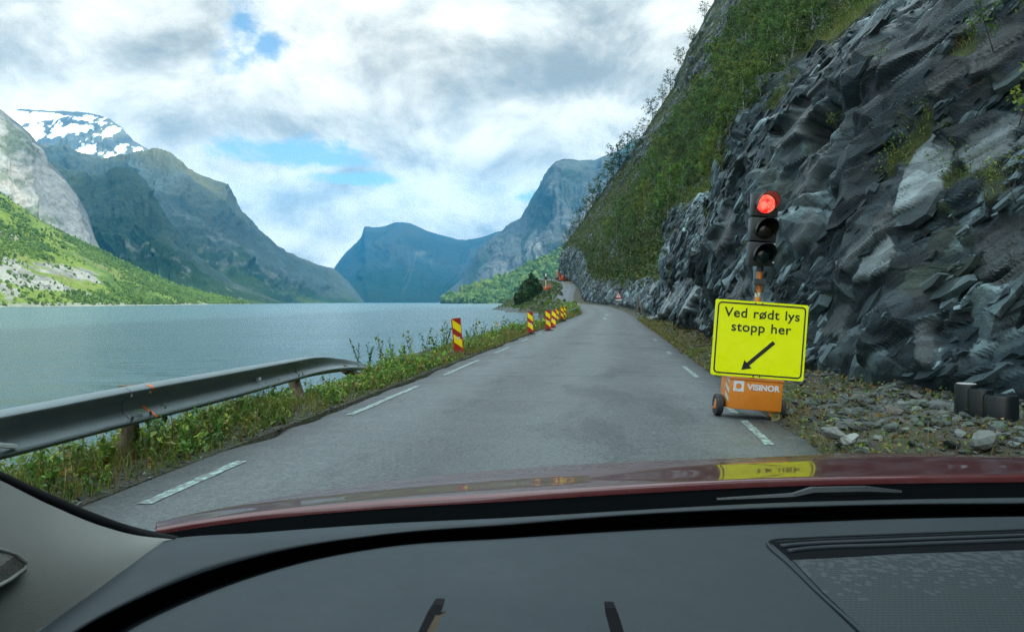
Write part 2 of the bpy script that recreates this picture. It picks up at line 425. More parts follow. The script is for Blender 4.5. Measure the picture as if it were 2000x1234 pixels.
# ------------------------------------------------------------------ mountains round the lake
def grid_normals(Q):
    du = np.gradient(Q, axis=0); dv = np.gradient(Q, axis=1)
    n = np.cross(du, dv); n /= np.linalg.norm(n, axis=-1, keepdims=True) + 1e-9
    return n
def mountain(name, ridge, shore, nu, nv, colfn, prof=((0, 0), (1, 1)), amp=0.05, rib=0.05, ribs=220., seed=0, back=0.5, m=None, dim=1.0, jag=2.0, zf=WATER_Z - 3):
    ridge = np.array(ridge, float); shore = np.array(shore, float)
    w = np.linspace(0, 1, nu)
    rp = ridge[0, 0] + (ridge[-1, 0] - ridge[0, 0]) * w
    ry = np.interp(rp, ridge[:, 0], ridge[:, 1]); rz = np.interp(rp, ridge[:, 0], ridge[:, 2])
    ry = ry + jag * fbm(np.stack([rp / 14, rp * 0, rp * 0 + seed], 1), 4, seed)
    sp = shore[0, 0] + (shore[-1, 0] - shore[0, 0]) * w
    sz = np.interp(sp, shore[:, 0], shore[:, 1])
    Rg = np.stack([(rp - 1000) / F * rz, rz, EYE + (HOR - ry) / F * rz], 1)
    Sh = np.stack([(sp - 1000) / F * sz, sz, np.full(nu, zf)], 1)
    v = np.linspace(0, 1, nv); pr = np.array(prof, float)
    h = np.interp(v, pr[:, 0], pr[:, 1])
    Q = Sh[:, None, :] * (1 - v)[None, :, None] + Rg[:, None, :] * v[None, :, None]
    Q[:, :, 2] = Sh[:, None, 2] + (Rg - Sh)[:, None, 2] * h[None, :]
    H = (Rg - Sh)[:, 2][:, None]
    N = grid_normals(Q); N *= np.sign((N * np.array((0, -1, .4))).sum(-1, keepdims=True))
    pts = Q.reshape(-1, 3)
    warp = fbm(pts / (ribs * 1.8), 3, seed + 5).reshape(nu, nv)
    along = np.concatenate([[0], np.cumsum(np.linalg.norm(np.diff((Rg + Sh) / 2, axis=0), axis=1))])[:, None] + warp * ribs * .7
    VV = np.broadcast_to(v[None, :], (nu, nv))
    rb = ridged(np.stack([(along / ribs).ravel(), (VV * 1.3).ravel(), np.full(nu * nv, seed * 3.1)], 1), 6, seed + 9, .62).reshape(nu, nv)
    fb = fbm(pts / (ribs * 1.1), 7, seed + 3, .62).reshape(nu, nv)
    env = np.clip(np.sin(np.pi * np.clip(VV, 0, 1) ** 0.8), 0, 1) ** 0.6
    Q = Q + N * (env * H * 1.35 * (rib * rb + amp * fb * 2))[..., None]
    Q[:, 0, 2] = zf
    N2 = grid_normals(Q); N2 *= np.sign((N2 * np.array((0, -1, .4))).sum(-1, keepdims=True))
    px, py = pix(Q)
    C = colfn(dict(Q=Q, v=VV, w=np.broadcast_to(w[:, None], (nu, nv)), nz=N2[..., 2], rb=rb, fb=fb, px=px, py=py, pts=pts, sh=(nu, nv), h=Q[..., 2], H=H,
                   f=lambda s, o=5, sd=0: fbm(Q.reshape(-1, 3) / s, o, seed + 40 + sd).reshape(nu, nv),
                   r=lambda s, o=5, sd=0: ridged(Q.reshape(-1, 3) / s, o, seed + 60 + sd).reshape(nu, nv)))
    nb = 7                                              # the far side, falling away behind the ridge
    vb = np.linspace(0, 1, nb)[1:]
    dirv = (Rg - Sh) * np.array((1, 1, 0)); ln = np.linalg.norm(dirv, axis=1, keepdims=True); dirv /= ln + 1e-6
    B = Q[:, -1][:, None, :] + dirv[:, None, :] * (ln * back)[:, None, :] * vb[None, :, None]
    B[:, :, 2] = Q[:, -1, 2][:, None] * (1 - vb ** 1.3)[None, :] + zf * (vb ** 1.3)[None, :]
    A = np.concatenate([Q, B], 1); CC = np.concatenate([C, np.repeat(C[:, -1:, :], nb - 1, 1)], 1)
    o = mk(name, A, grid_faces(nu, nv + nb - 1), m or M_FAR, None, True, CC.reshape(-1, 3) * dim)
    tag(o, kind='structure')
    return Q
def mixc(c, new, k): return c * (1 - k[..., None]) + np.asarray(new) * k[..., None]
FOREST = np.array((0.028, 0.060, 0.018)); MEADOW = np.array((0.115, 0.155, 0.026)); ROCK = np.array((0.20, 0.195, 0.18)); DROCK = np.array((0.075, 0.08, 0.08))

def c_snow(d):
    c = np.ones(d['sh'] + (3,)) * DROCK
    c = mixc(c, (0.17, 0.17, 0.12), sstep(d['f'](300, 5, 1), 0.0, 0.4) * 0.6)
    c = mixc(c, (0.19, 0.19, 0.10), sstep(d['py'] + 25 * d['f'](400, 4, 2), 275, 315) * 0.85)
    # snow: full field upper left, breaking into patches to the right and below
    k = np.zeros(d['sh'])
    nn = d['f'](150, 6, 3) + 0.5 * d['f'](45, 4, 4)
    px, py = d['px'], d['py']
    for cx, cy, wx, wy, a in ((60, 232, 95, 16, .8), (110, 244, 75, 24, .38), (60, 262, 60, 16, .25), (185, 296, 34, 13, .5), (220, 251, 13, 9, .6), (235, 290, 12, 11, .45), (110, 305, 40, 5, .2), (150, 232, 60, 6, .5)):
        k = np.maximum(k, a + .35 - a * (((px - cx) / wx) ** 2 + ((py - cy) / wy) ** 2) ** .5 * 1.1)
    k = sstep(k + nn * 1.25, 0.34, 0.42) * (py > np.minimum(217 + np.maximum(px - 35, 0) * .06, 250))
    return mixc(c, (0.86, 0.87, 0.88), k)
Q_SNOW = mountain('snow_mountain', [(-260, 330, 5200), (-60, 240, 5200), (15, 219, 5200), (40, 214, 5200), (100, 217, 5200), (150, 219, 5200), (185, 223, 5200), (215, 233, 5100), (235, 247, 5000), (262, 277, 4900), (300, 298, 4800), (360, 322, 4800), (430, 380, 4800), (480, 470, 4700), (520, 560, 4600)],
         [(-260, 3900), (520, 3900)], 520, 170, c_snow, ((0, 0), (.5, .42), (.8, .8), (1, 1)), .035, .03, 380, 3)

def c_ridge(d):
    c = np.ones(d['sh'] + (3,)) * (0.085, 0.10, 0.075)
    rk = sstep(d['rb'] + .6 * d['f'](160, 5, 1), .15, .75) * sstep(d['v'] + .2 * d['f'](300, 3, 7), .2, .55)
    c = mixc(c, (0.125, 0.16, 0.15), rk * .8)
    c = mixc(c, (0.21, 0.20, 0.10), sstep(d['v'] + .16 * d['f'](300, 4, 2), .78, .98) * .85)
    c = mixc(c, FOREST * 1.1, sstep(d['v'] + .25 * d['f'](260, 5, 3), .42, .2))
    c = mixc(c, MEADOW, sstep(d['f'](330, 4, 4) - d['v'] * 1.1, -.15, .25) * .6)
    st = sstep(d['r'](90, 4, 5) + .4 * d['rb'], .75, 1.0) * sstep(d['v'], .7, .3)
    return mixc(c, (0.30, 0.29, 0.26), st * .5)
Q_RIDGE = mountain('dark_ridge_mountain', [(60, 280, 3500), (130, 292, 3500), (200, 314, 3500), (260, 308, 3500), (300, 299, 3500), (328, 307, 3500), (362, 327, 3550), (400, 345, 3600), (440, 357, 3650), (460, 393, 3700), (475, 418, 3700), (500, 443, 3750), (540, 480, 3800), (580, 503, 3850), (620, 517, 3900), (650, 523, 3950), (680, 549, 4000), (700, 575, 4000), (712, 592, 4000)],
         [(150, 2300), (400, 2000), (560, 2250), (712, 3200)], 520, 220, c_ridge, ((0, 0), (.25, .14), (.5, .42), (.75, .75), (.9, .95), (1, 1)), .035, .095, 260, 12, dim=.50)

def c_knob(d):
    c = np.ones(d['sh'] + (3,)) * (0.06, 0.085, 0.05)
    rk = sstep(d['rb'] + .7 * d['f'](120, 5, 1), .2, .75) * sstep(d['v'] + .2 * d['f'](200, 3, 7), .35, .7)
    c = mixc(c, (0.115, 0.15, 0.14), rk * .85)
    c = mixc(c, FOREST, sstep(d['v'] + .3 * d['f'](200, 5, 3), .6, .35))
    c = mixc(c, MEADOW * .9, sstep(d['f'](260, 4, 4) + .35 - d['v'] * 1.6, .05, .45) * .75)
    st = sstep(d['r'](70, 4, 5) + .3 * d['rb'], .8, 1.0) * sstep(d['v'], .8, .3)
    return mixc(c, (0.28, 0.28, 0.26), st * .55)
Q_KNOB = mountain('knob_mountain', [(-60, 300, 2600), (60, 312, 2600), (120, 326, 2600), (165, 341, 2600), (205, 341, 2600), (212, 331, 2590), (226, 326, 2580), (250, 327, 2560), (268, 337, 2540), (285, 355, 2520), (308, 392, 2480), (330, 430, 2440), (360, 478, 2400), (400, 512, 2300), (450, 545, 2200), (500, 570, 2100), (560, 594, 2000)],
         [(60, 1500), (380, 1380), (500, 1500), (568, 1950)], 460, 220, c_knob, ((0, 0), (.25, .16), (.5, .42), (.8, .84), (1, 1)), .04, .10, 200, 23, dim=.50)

def c_cliff(d):
    c = np.ones(d['sh'] + (3,)) * (0.33, 0.315, 0.28)
    st = d['f'](26, 5, 1)
    c = mixc(c, (0.13, 0.135, 0.13), sstep(st + .5 * d['rb'], .25, .8) * .8)
    c = mixc(c, (0.42, 0.37, 0.30), sstep(d['f'](120, 4, 2), .1, .5) * .6)
    c = mixc(c, (0.10, 0.13, 0.06), sstep(d['f'](70, 5, 3), .22, .45) * .7)
    c = mixc(c, (0.10, 0.105, 0.10), sstep(d['v'] + .12 * d['f'](130, 4, 5), .86, .97) * .7)
    return mixc(c, FOREST, sstep(d['v'] + .15 * d['f'](110, 4, 4), .34, .2))
Q_PALE = mountain('pale_cliff_mountain', [(-320, 60, 1750), (-150, 130, 1750), (-60, 185, 1750), (0, 212, 1750), (30, 238, 1760), (60, 262, 1780), (80, 289, 1800), (92, 312, 1800), (120, 341, 1820), (150, 380, 1850), (172, 420, 1870), (186, 465, 1890), (196, 486, 1900), (230, 512, 1900), (300, 541, 1900), (400, 575, 1900), (480, 594, 1900)],
         [(-320, 900), (480, 1500)], 480, 240, c_cliff, ((0, 0), (.35, .22), (.55, .42), (.85, .9), (1, 1)), .03, .045, 120, 31, dim=.80)

def c_green(d):
    c = np.ones(d['sh'] + (3,)) * MEADOW
    c = mixc(c, (0.05, 0.095, 0.022), sstep(d['f'](60, 5, 1), -.1, .3) * .75)
    c = mixc(c, (0.15, 0.15, 0.045), sstep(d['f'](40, 5, 2), .15, .4) * .6)
    px, py = d['px'], d['py']
    # bare slabs of rock low on the left
    k = sstep(d['f'](34, 5, 3) + .5 * d['r'](60, 4, 6) + .9 - 1.25 * (((px - 85) / 190) ** 2 + ((py - 545) / 62) ** 2) ** .5, .42, .62)
    k = np.maximum(k, sstep(d['f'](40, 5, 8) + .35 - (((px - 20) / 60) ** 2 + ((py - 455) / 30) ** 2) ** .5 * .6, .25, .4))
    c = mixc(c, np.array((0.24, 0.23, 0.21)), k * .9)
    c = mixc(c, (0.10, 0.10, 0.09), k * sstep(d['f'](12, 4, 9), .0, .4) * .8)
    c = mixc(c, (0.2, .2, .18), sstep(d['h'] + 1.0 * d['f'](15, 3, 5), 2.0, -.5) * .8)
    return mixc(c, (0.035, 0.06, 0.02), sstep(d['v'] + .12 * d['f'](60, 4, 4), .9, 1.0) * .6)
Q_GREEN = mountain('green_hillside', [(-420, 235, 820), (-200, 305, 860), (-80, 345, 900), (0, 377, 940), (20, 389, 950), (60, 417, 970), (100, 441, 990), (150, 466, 1020), (200, 489, 1060), (240, 511, 1090), (300, 538, 1130), (340, 555, 1150), (400, 572, 1200), (440, 580, 1240), (488, 593, 1300)],
         [(-420, 430), (-200, 450), (0, 500), (200, 610), (330, 800), (420, 1000), (490, 1290)], 460, 260, c_green, ((0, 0), (.1, .08), (.35, .36), (.7, .72), (1, 1)), .03, .03, 70, 44, m=M_HILL)

def c_centre(d):
    c = np.ones(d['sh'] + (3,)) * (0.055, 0.075, 0.06)
    rk = sstep(d['rb'] + .6 * d['f'](300, 5, 1), .2, .8)
    c = mixc(c, (0.12, 0.125, 0.11), rk * .7)
    c = mixc(c, FOREST, sstep(d['v'] + .2 * d['f'](500, 4, 2), .5, .25))
    px, py = d['px'], d['py']
    for pts_ in (((795, 488), (800, 510), (798, 530), (788, 548)), ((815, 490), (806, 520), (800, 545), (785, 575))):
        for (x0, y0), (x1, y1) in zip(pts_[:-1], pts_[1:]):
            t = np.clip(((px - x0) * (x1 - x0) + (py - y0) * (y1 - y0)) / ((x1 - x0) ** 2 + (y1 - y0) ** 2), 0, 1)
            dd = np.hypot(px - x0 - t * (x1 - x0), py - y0 - t * (y1 - y0))
            c = mixc(c, (0.34, 0.33, 0.30), sstep(dd, 1.5, .4) * .30)
    for cx, cy, wx, wy in ((822, 494, 18, 8), (842, 510, 8, 6)):
        c = mixc(c, (0.20, 0.20, 0.15), sstep(1 - np.hypot((px - cx) / wx, (py - cy) / wy) + .8 * d['f'](120, 4, 6), .1, .8))
    return c
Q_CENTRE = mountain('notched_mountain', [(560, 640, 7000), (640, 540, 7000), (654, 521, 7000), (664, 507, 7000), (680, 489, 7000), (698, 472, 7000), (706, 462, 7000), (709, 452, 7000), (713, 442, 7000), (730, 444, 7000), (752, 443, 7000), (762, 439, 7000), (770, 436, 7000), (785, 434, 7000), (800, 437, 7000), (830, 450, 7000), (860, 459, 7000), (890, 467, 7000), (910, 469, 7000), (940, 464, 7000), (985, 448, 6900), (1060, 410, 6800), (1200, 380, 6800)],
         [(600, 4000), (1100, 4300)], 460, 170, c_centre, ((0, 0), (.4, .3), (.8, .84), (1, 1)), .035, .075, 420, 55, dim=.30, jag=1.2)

def c_massif(d):
    c = np.ones(d['sh'] + (3,)) * (0.075, 0.09, 0.07)
    rk = sstep(d['rb'] + .7 * d['f'](170, 5, 1), .05, .6)
    c = mixc(c, (0.17, 0.175, 0.165), rk * .8)
    px, py = d['px'], d['py']
    for cx, cy, wx, wy, a in ((1165, 430, 50, 70, .9), (1045, 490, 32, 45, .7), (1120, 470, 30, 50, .6), (985, 540, 40, 35, .3)):
        kk = sstep(1 - np.hypot((px - cx) / wx, (py - cy) / wy) + .7 * d['f'](150, 5, 6) + .3 * d['rb'], .2, .8)
        c = mixc(c, (0.42, 0.40, 0.35), kk * a)
    c = mixc(c, (0.06, 0.10, 0.035), sstep(d['f'](260, 4, 4), .12, .42) * .7)
    return mixc(c, FOREST, sstep(d['v'] + .2 * d['f'](260, 4, 2), .3, .15))
Q_MASSIF = mountain('grey_massif', [(760, 640, 4600), (850, 590, 4600), (900, 545, 4600), (935, 490, 4600), (965, 462, 4600), (1000, 437, 4550), (1018, 429, 4500), (1030, 408, 4450), (1045, 378, 4400), (1060, 350, 4350), (1075, 327, 4300), (1086, 315, 4300), (1100, 312, 4300), (1130, 313, 4300), (1165, 312, 4300), (1200, 298, 4300), (1240, 280, 4300), (1320, 240, 4300), (1420, 220, 4300)],
         [(800, 3300), (1000, 2900), (1420, 2700)], 460, 240, c_massif, ((0, 0), (.3, .16), (.55, .45), (.85, .9), (1, 1)), .04, .085, 230, 66, dim=.50)

def c_foot(d):
    c = np.ones(d['sh'] + (3,)) * np.array((0.05, 0.10, 0.022))
    c = mixc(c, (0.10, 0.14, 0.03), sstep(d['f'](60, 5, 1), 0, .4) * .8)
    return mixc(c, (0.25, 0.24, 0.2), sstep(d['h'] + 2 * d['f'](40, 3, 5), 1.0, -1.5) * .8)
Q_FOOT = mountain('wooded_foothill', [(862, 594, 1750), (885, 583, 1780), (905, 574, 1800), (940, 560, 1830), (965, 550, 1850), (1000, 536, 1900), (1030, 523, 1900), (1060, 508, 1900), (1095, 490, 1900), (1140, 462, 1900), (1250, 400, 1900)],
         [(862, 1700), (940, 1560), (1250, 1400)], 240, 110, c_foot, ((0, 0), (.15, .1), (.5, .5), (1, 1)), .03, .02, 90, 77, m=M_HILL)

# low woods on the far slopes: so many crowns that nobody could count them
def ico_unit(sub):
    bm = bmesh.new(); bmesh.ops.create_icosphere(bm, subdivisions=sub, radius=1.0)
    V = np.array([v.co[:] for v in bm.verts]); Fc = np.array([[v.index for v in f.verts] for f in bm.faces]); bm.free()
    return V, Fc
def woods(name, Q, n, size, keep, colA, colB, seed):
    rg = np.random.default_rng(seed); nu, nv = Q.shape[:2]
    a = rg.random(n * 6) * (nu - 1.01); c = rg.random(n * 6) * (nv - 1.01)
    i, j = a.astype(int), c.astype(int)
    p = Q[i, j] * (1 - (a - i))[:, None] + Q[i + 1, j] * (a - i)[:, None]
    p = p + (Q[i, np.minimum(j + 1, nv - 1)] - Q[i, j]) * (c - j)[:, None]
    px, py = pix(p)
    dens = keep(p, px, py)
    ok = (rg.random(len(p)) < dens) & (p[:, 2] > WATER_Z + .8) & (px > -60); p = p[ok][:n]; n = len(p)
    V0, F0 = ico_unit(1)
    s = size * np.exp(rg.normal(0, .35, n)); hgt = s * rg.uniform(.9, 1.7, n)
    V = V0[None] * np.stack([s, s, hgt], 1)[:, None, :] * (1 + .28 * rg.normal(0, 1, (n, len(V0), 1)))
    V[:, :, 2] += (hgt * .55)[:, None]; V += p[:, None, :]
    Fc = (F0[None] + (np.arange(n) * len(V0))[:, None, None]).reshape(-1, 3)
    t = np.clip(.5 + .5 * fbm(p / 50, 4, seed) + rg.normal(0, .25, n), 0, 1)
    C = (np.array(colA) * (1 - t)[:, None] + np.array(colB) * t[:, None])[:, None, :] * rg.uniform(.75, 1.2, (n, len(V0), 1))
    tag(mk(name, V.reshape(-1, 3), Fc, M_HILL, None, False, C.reshape(-1, 3)), kind='stuff')
def kg(p, px, py):
    n = fbm(p / 55, 4, 5)
    slab = 1 - .92 * sstep(1.1 - (((px - 85) / 185) ** 2 + ((py - 548) / 58) ** 2) ** .5 + .5 * fbm(p / 30, 4, 8), .2, .5)
    return np.clip(.22 + n * 1.5 + sstep(px, 150, 400) * .5, .04, 1) * slab
woods('hillside_woods', Q_GREEN, 16000, .85, kg, (0.030, 0.065, 0.014), (0.10, 0.15, 0.03), 5)
woods('foothill_woods', Q_FOOT, 11000, 3.6, lambda p, x, y: .9 + 0 * x, (0.035, 0.075, 0.02), (0.10, 0.14, 0.035), 6)
# ------------------------------------------------------------------ the road's course
_cl = [(-40, .1375 * -40 - .78, 0.0), (80, .1375 * 80 - .78, 0.0)]
for px, py, Y in ((1168, 602, 100), (1158, 597.5, 116), (1134, 595, 138), (1106, 591.5, 165), (1102, 583, 186), (1106, 573, 210), (1112, 563, 236), (1110, 556, 256), (1103, 551.5, 274), (1088, 548.3, 294), (1066, 546, 318), (1040, 544, 345)):
    q = P(px, py, Y); _cl.append((Y, q[0], q[2]))
_cl = np.array(_cl)
RY = np.arange(-40, 345.01, 0.5)
def _smooth(a, k):
    w = np.hanning(k); w /= w.sum(); b = np.concatenate([np.full(k, a[0]) - np.arange(k, 0, -1) * (a[1] - a[0]), a, np.full(k, a[-1]) + np.arange(1, k + 1) * (a[-1] - a[-2])])
    return np.convolve(b, w, 'same')[k:-k]
RX = _smooth(np.interp(RY, _cl[:, 0], _cl[:, 1]), 41); RZ = _smooth(np.interp(RY, _cl[:, 0], _cl[:, 2]), 41)
_tx, _ty = np.gradient(RX), np.gradient(RY); _l = np.hypot(_tx, _ty)
NX, NY = _ty / _l, -_tx / _l                         # to the right of the road
def road(Y, o):
    Y = np.asarray(Y, float); o = np.asarray(o, float)
    return np.stack([np.interp(Y, RY, RX) + o * np.interp(Y, RY, NX), Y + o * np.interp(Y, RY, NY), np.interp(Y, RY, RZ) + 0 * o], -1)
HW = 2.5
def half_width(Y): return np.interp(Y, [-40, 90, 130, 345], [2.5, 2.5, 2.3, 2.1])

# ------------------------------------------------------------------ cliff and mountainside to the right
_bl = [(-400, -30), (-60, 1.0), (-20, 3.6), (0, 5.5), (5, 5.4), (7, 5.15), (8.4, 4.6), (10.4, 4.2), (13, 4.4), (18, 4.98), (30, 6.8), (51, 9.8), (85, 14.6)]
for px, Y in ((1205, 108), (1172, 132), (1151, 152), (1141, 168), (1134, 200), (1131, 240), (1119, 270), (1103, 294), (1089, 312)):
    _bl.append((Y, (px - 1000) / F * Y))
_bl += [(322, 27), (335, 55), (350, 110), (370, 200)]
_bl = np.array(_bl, float)
_BY = np.arange(-400, 370.01, .5); _BX = np.interp(_BY, _bl[:, 0], _bl[:, 1])
_k = np.hanning(9); _k /= _k.sum(); _BX[4:-4] = np.convolve(_BX, _k, 'valid')
def base_x(Y): return np.interp(Y, _BY, _BX)
def base_z(Y): return np.interp(Y, RY, RZ) + np.interp(Y, [0, 8, 30, 100, 300], [.1, .15, .2, .1, .2])
_profs = [
    (-400, [(0, 0), (3, 6), (20, 30), (60, 105), (170, 290)]),
    (0,   [(0, 0), (.5, 1.6), (1.3, 2.6), (2.2, 4.4), (3.2, 6.2), (5, 8.5), (9, 13), (20, 26), (60, 95), (170, 285)]),
    (11,  [(0, 0), (.5, 1.6), (1.2, 2.7), (2.0, 4.4), (3.0, 6.2), (4.6, 8.2), (9, 12.5), (20, 25), (60, 95), (170, 285)]),
    (15,  [(0, 0), (.5, 2.0), (1.0, 3.6), (1.6, 5.4), (2.6, 6.9), (4.6, 8.6), (9, 12), (18, 21), (60, 92), (170, 285)]),
    (20,  [(0, 0), (.35, 2.5), (.75, 5.1), (1.3, 6.5), (2.6, 7.6), (5.2, 9.4), (9, 12), (16, 19), (55, 85), (170, 285)]),
    (23,  [(0, 0), (.4, 2.4), (.8, 4.8), (1.4, 6.0), (2.8, 6.8), (5.2, 8.3), (9, 11), (16, 18), (55, 85), (170, 285)]),
    (26,  [(0, 0), (.5, 2.4), (1.0, 4.4), (1.8, 5.2), (3.4, 6.0), (6, 8.0), (10, 12), (18, 22), (55, 86), (170, 285)]),
    (32,  [(0, 0), (.5, 2.4), (1.0, 4.6), (1.6, 5.6), (3.2, 6.6), (6, 9.0), (12, 16), (20, 27), (55, 88), (170, 285)]),
    (46,  [(0, 0), (.3, 3.0), (.6, 5.6), (1.2, 6.9), (2.6, 8.0), (6, 11.5), (12, 20), (22, 36), (55, 92), (170, 290)]),
    (51,  [(0, 0), (.9, 2.2), (2.0, 3.6), (3.2, 4.8), (5, 7), (8, 11.5), (14, 21), (24, 37), (55, 92), (170, 290)]),
    (110, [(0, 0), (1.2, 2.6), (2.4, 4.2), (4, 6.4), (8, 12.8), (12, 20), (20, 34), (30, 51), (55, 95), (170, 290)]),
    (200, [(0, 0), (1, 3), (2.6, 6), (4.5, 10), (8, 15.5), (14, 25), (22, 38.5), (34, 60), (60, 109), (170, 300)]),
    (290, [(0, 0), (.5, 8), (2, 12), (4, 15.5), (9, 22.5), (19, 36.5), (30, 52), (46, 77), (70, 124), (170, 310)]),
    (370, [(0, 0), (.5, 8), (2, 12), (4, 15.5), (9, 22.5), (19, 36.5), (30, 52), (46, 77), (70, 124), (170, 310)])]
_TT = np.concatenate([np.arange(0, 20, .1), np.geomspace(20, 330, 160)])
_PD = []
for s_, pr in _profs:
    a = np.array(pr, float); L = np.concatenate([[0], np.cumsum(np.hypot(*np.diff(a, axis=0).T))])
    _PD.append((np.interp(_TT, L, a[:, 0]), np.interp(_TT, L, a[:, 1])))
_PS = np.array([p_[0] for p_ in _profs], float); _PDd = np.array([p_[0] for p_ in _PD]); _PDh = np.array([p_[1] for p_ in _PD])
def prof_pt(s, t):
    k = np.clip(np.searchsorted(_PS, s) - 1, 0, len(_PS) - 2); f = np.clip((s - _PS[k]) / (_PS[k + 1] - _PS[k]), 0, 1)
    j = np.clip(np.searchsorted(_TT, t) - 1, 0, len(_TT) - 2); e = np.clip((t - _TT[j]) / (_TT[j + 1] - _TT[j]), 0, 1)
    def bi(A): return (A[k, j] * (1 - e) + A[k, j + 1] * e) * (1 - f) + (A[k + 1, j] * (1 - e) + A[k + 1, j + 1] * e) * f
    return bi(_PDd), bi(_PDh)
def rim_t(s):      # where bare rock gives way to grass and trees, measured up the slope
    return np.interp(s, [-400, 0, 11, 14, 17, 20, 26, 32, 46, 50, 60, 110, 200, 290, 370], [14, 14, 12.5, 9.8, 8.2, 7.4, 6.2, 6.8, 7.4, 3.8, 3.6, 4.2, 6, 14, 14])
def slope_base(s, t):
    d, h = prof_pt(s, t)
    return np.stack([base_x(s) + d * .985, s - d * .08, base_z(s) + h], -1)
E1 = np.array((.10, -.84, .54)); E1 /= np.linalg.norm(E1)       # the slabs' long axis: up and towards the viewer
E3 = np.array((-.90, .10, .42)); E3 -= E1 * E3.dot(E1); E3 /= np.linalg.norm(E3)
E2 = np.cross(E3, E1)
def rock_disp(p, fine=True, k=1.0, tone_only=False):
    """fractured slabs: every cell of three sizes is a tilted facet of its own; returns height and tone"""
    wp = p + 0.22 * np.stack([fbm(p / 1.7, 3, 91), fbm(p / 1.7, 3, 92), fbm(p / 1.7, 3, 93)], 1)
    L = np.stack([wp @ E1, wp @ E2, wp @ E3], 1)
    h = 0; tone = 0.28 * fbm(p / 3.0, 3, 15)
    specs = [((3.0, 1.3, 2.4), .50, .55, 1, 3.6), ((1.25, .50, 1.0), .25, .7, 2, 3.8), ((.52, .21, .45), .10, .8, 3, 2.2)]
    for sz, am, tl, sd, sl_ in specs:
        sz = np.array(sz) * (k if k > 1 else 1)
        hb, tb, gp = blocks(L / sz, 100 + sd * 17, sl_, tl)
        h = h + am * k * (hb - .3)
        tone = tone + (tb - .5) * (.8, .95, .7, .4)[sd - 1] - .12 * np.exp(-gp * 14)  # also darkens the creases between blocks, shade put into the tone
    h = h + .55 * k * fbm(p / (4.2 * k), 4, 71)
    return h, tone
def veg_mask(s, t, p):
    """1 where grass and soil cover the slope, 0 where the rock is bare"""
    r = rim_t(s)
    n1 = fbm(np.stack([p @ E1 / 6., p @ E2 / 2.2, p @ E3 / 4.], 1), 4, 31); n2 = fbm(p / .9, 4, 33)
    v = sstep(t - r + n1 * 1.6 + n2 * .6, -.3, .7)
    out = sstep(n1 + .35 * n2 + sstep(p[:, 2], 25, 90) * .16, .16, .36)           # rock showing through higher up
    v = v * (1 - .92 * out * sstep(t - r, 2, 6))
    led = sstep(fbm(p / 1.3, 4, 35) + .35 * n2, .36, .46) * sstep(t, 1.5, 3) * .9       # tufts on ledges
    return np.clip(np.maximum(v, led * (t < r)), 0, 1)
def rock_col(tone, p):
    t = np.clip(.44 + tone * 1.2 + .22 * fbm(p / 5.5, 3, 57), 0, 1) ** 3.0
    c = np.array((0.0095, 0.020, 0.0255))[None] * (1 - t)[:, None] + np.array((0.175, 0.25, 0.27))[None] * t[:, None]
    rust = sstep(fbm(p / 1.1, 4, 51), .30, .50)[:, None] * .25
    c = c * (1 - rust) + np.array((0.030, 0.032, 0.024)) * rust
    moss = sstep(fbm(p / .8, 4, 53), .28, .48)[:, None] * .35
    return c * (1 - moss) + np.array((0.05, 0.065, 0.03)) * moss
def veg_col(p):
    a = fbm(p / 2.5, 4, 61); b_ = fbm(p / .5, 3, 62)
    t = np.clip(.5 + a * .9 + b_ * .35, 0, 1)[:, None]
    c = np.array((0.028, 0.048, 0.014)) * (1 - t) + np.array((0.062, 0.074, 0.020)) * t
    o = sstep(fbm(p / 1.6, 4, 64), .25, .48)[:, None] * .45
    return c * (1 - o) + np.array((0.080, 0.058, 0.022)) * o
m, g, b = mat('slate_rock', (0.1, 0.1, 0.1), 0.42, 0, 0.28)
p = opos(g)
def dotn(v3):
    x = g.n('ShaderNodeVectorMath', operation='DOT_PRODUCT'); g.put(x.inputs[0], p); x.inputs[1].default_value = tuple(v3); return x.outputs['Value']
lam = g.xyz(g.m('MULTIPLY', dotn(E1), 1.6), g.m('MULTIPLY', dotn(E2), 8.5), g.m('MULTIPLY', dotn(E3), 6.0))
n1 = g.noise(lam, 1.0, 8, 0.70, 0.3); n2 = g.noise(p, 42, 5, 0.68); n0 = g.noise(p, 2.2, 6, 0.62)
v = g.m('ADD', -0.30, g.m('ADD', g.m('ADD', g.m('MULTIPLY', n1, 1.15), g.m('MULTIPLY', n0, 0.55)), g.m('MULTIPLY', n2, 0.75)))
cc_ = attr(g); vk_ = g.n('ShaderNodeTexVoronoi'); g.put(vk_.inputs['Vector'], lam); vk_.inputs['Scale'].default_value = 0.55; v = g.m('MULTIPLY', v, g.lin(g.sep(vk_.outputs['Color'])[1], 0, 1, 0.55, 1.5)); g.put(b.inputs['Base Color'], g.vm('MULTIPLY', cc_, g.xyz(v, v, v)))
vegk = g.n('ShaderNodeAttribute'); vegk.attribute_name = 'col'
g.put(b.inputs['Roughness'], g.lin(vegk.outputs['Alpha'], 0, 1, 0.34, 0.95))
vo = g.n('ShaderNodeTexVoronoi'); g.put(vo.inputs['Vector'], g.vm('ADD', lam, g.xyz(g.m('MULTIPLY', n0, 1.4), g.m('MULTIPLY', n2, 0.8), 0.0))); vo.inputs['Scale'].default_value = 0.55
vsep = g.sep(vo.outputs['Color'])[0]
hb_ = g.m('ADD', g.m('ADD', n1, g.m('MULTIPLY', n2, 0.4)), g.m('MULTIPLY', g.m('SUBTRACT', vsep, g.m('MULTIPLY', vo.outputs['Distance'], 0.6)), 0.9))
bump(g, b, hb_, 0.8, 0.06)
M_SLATE = m
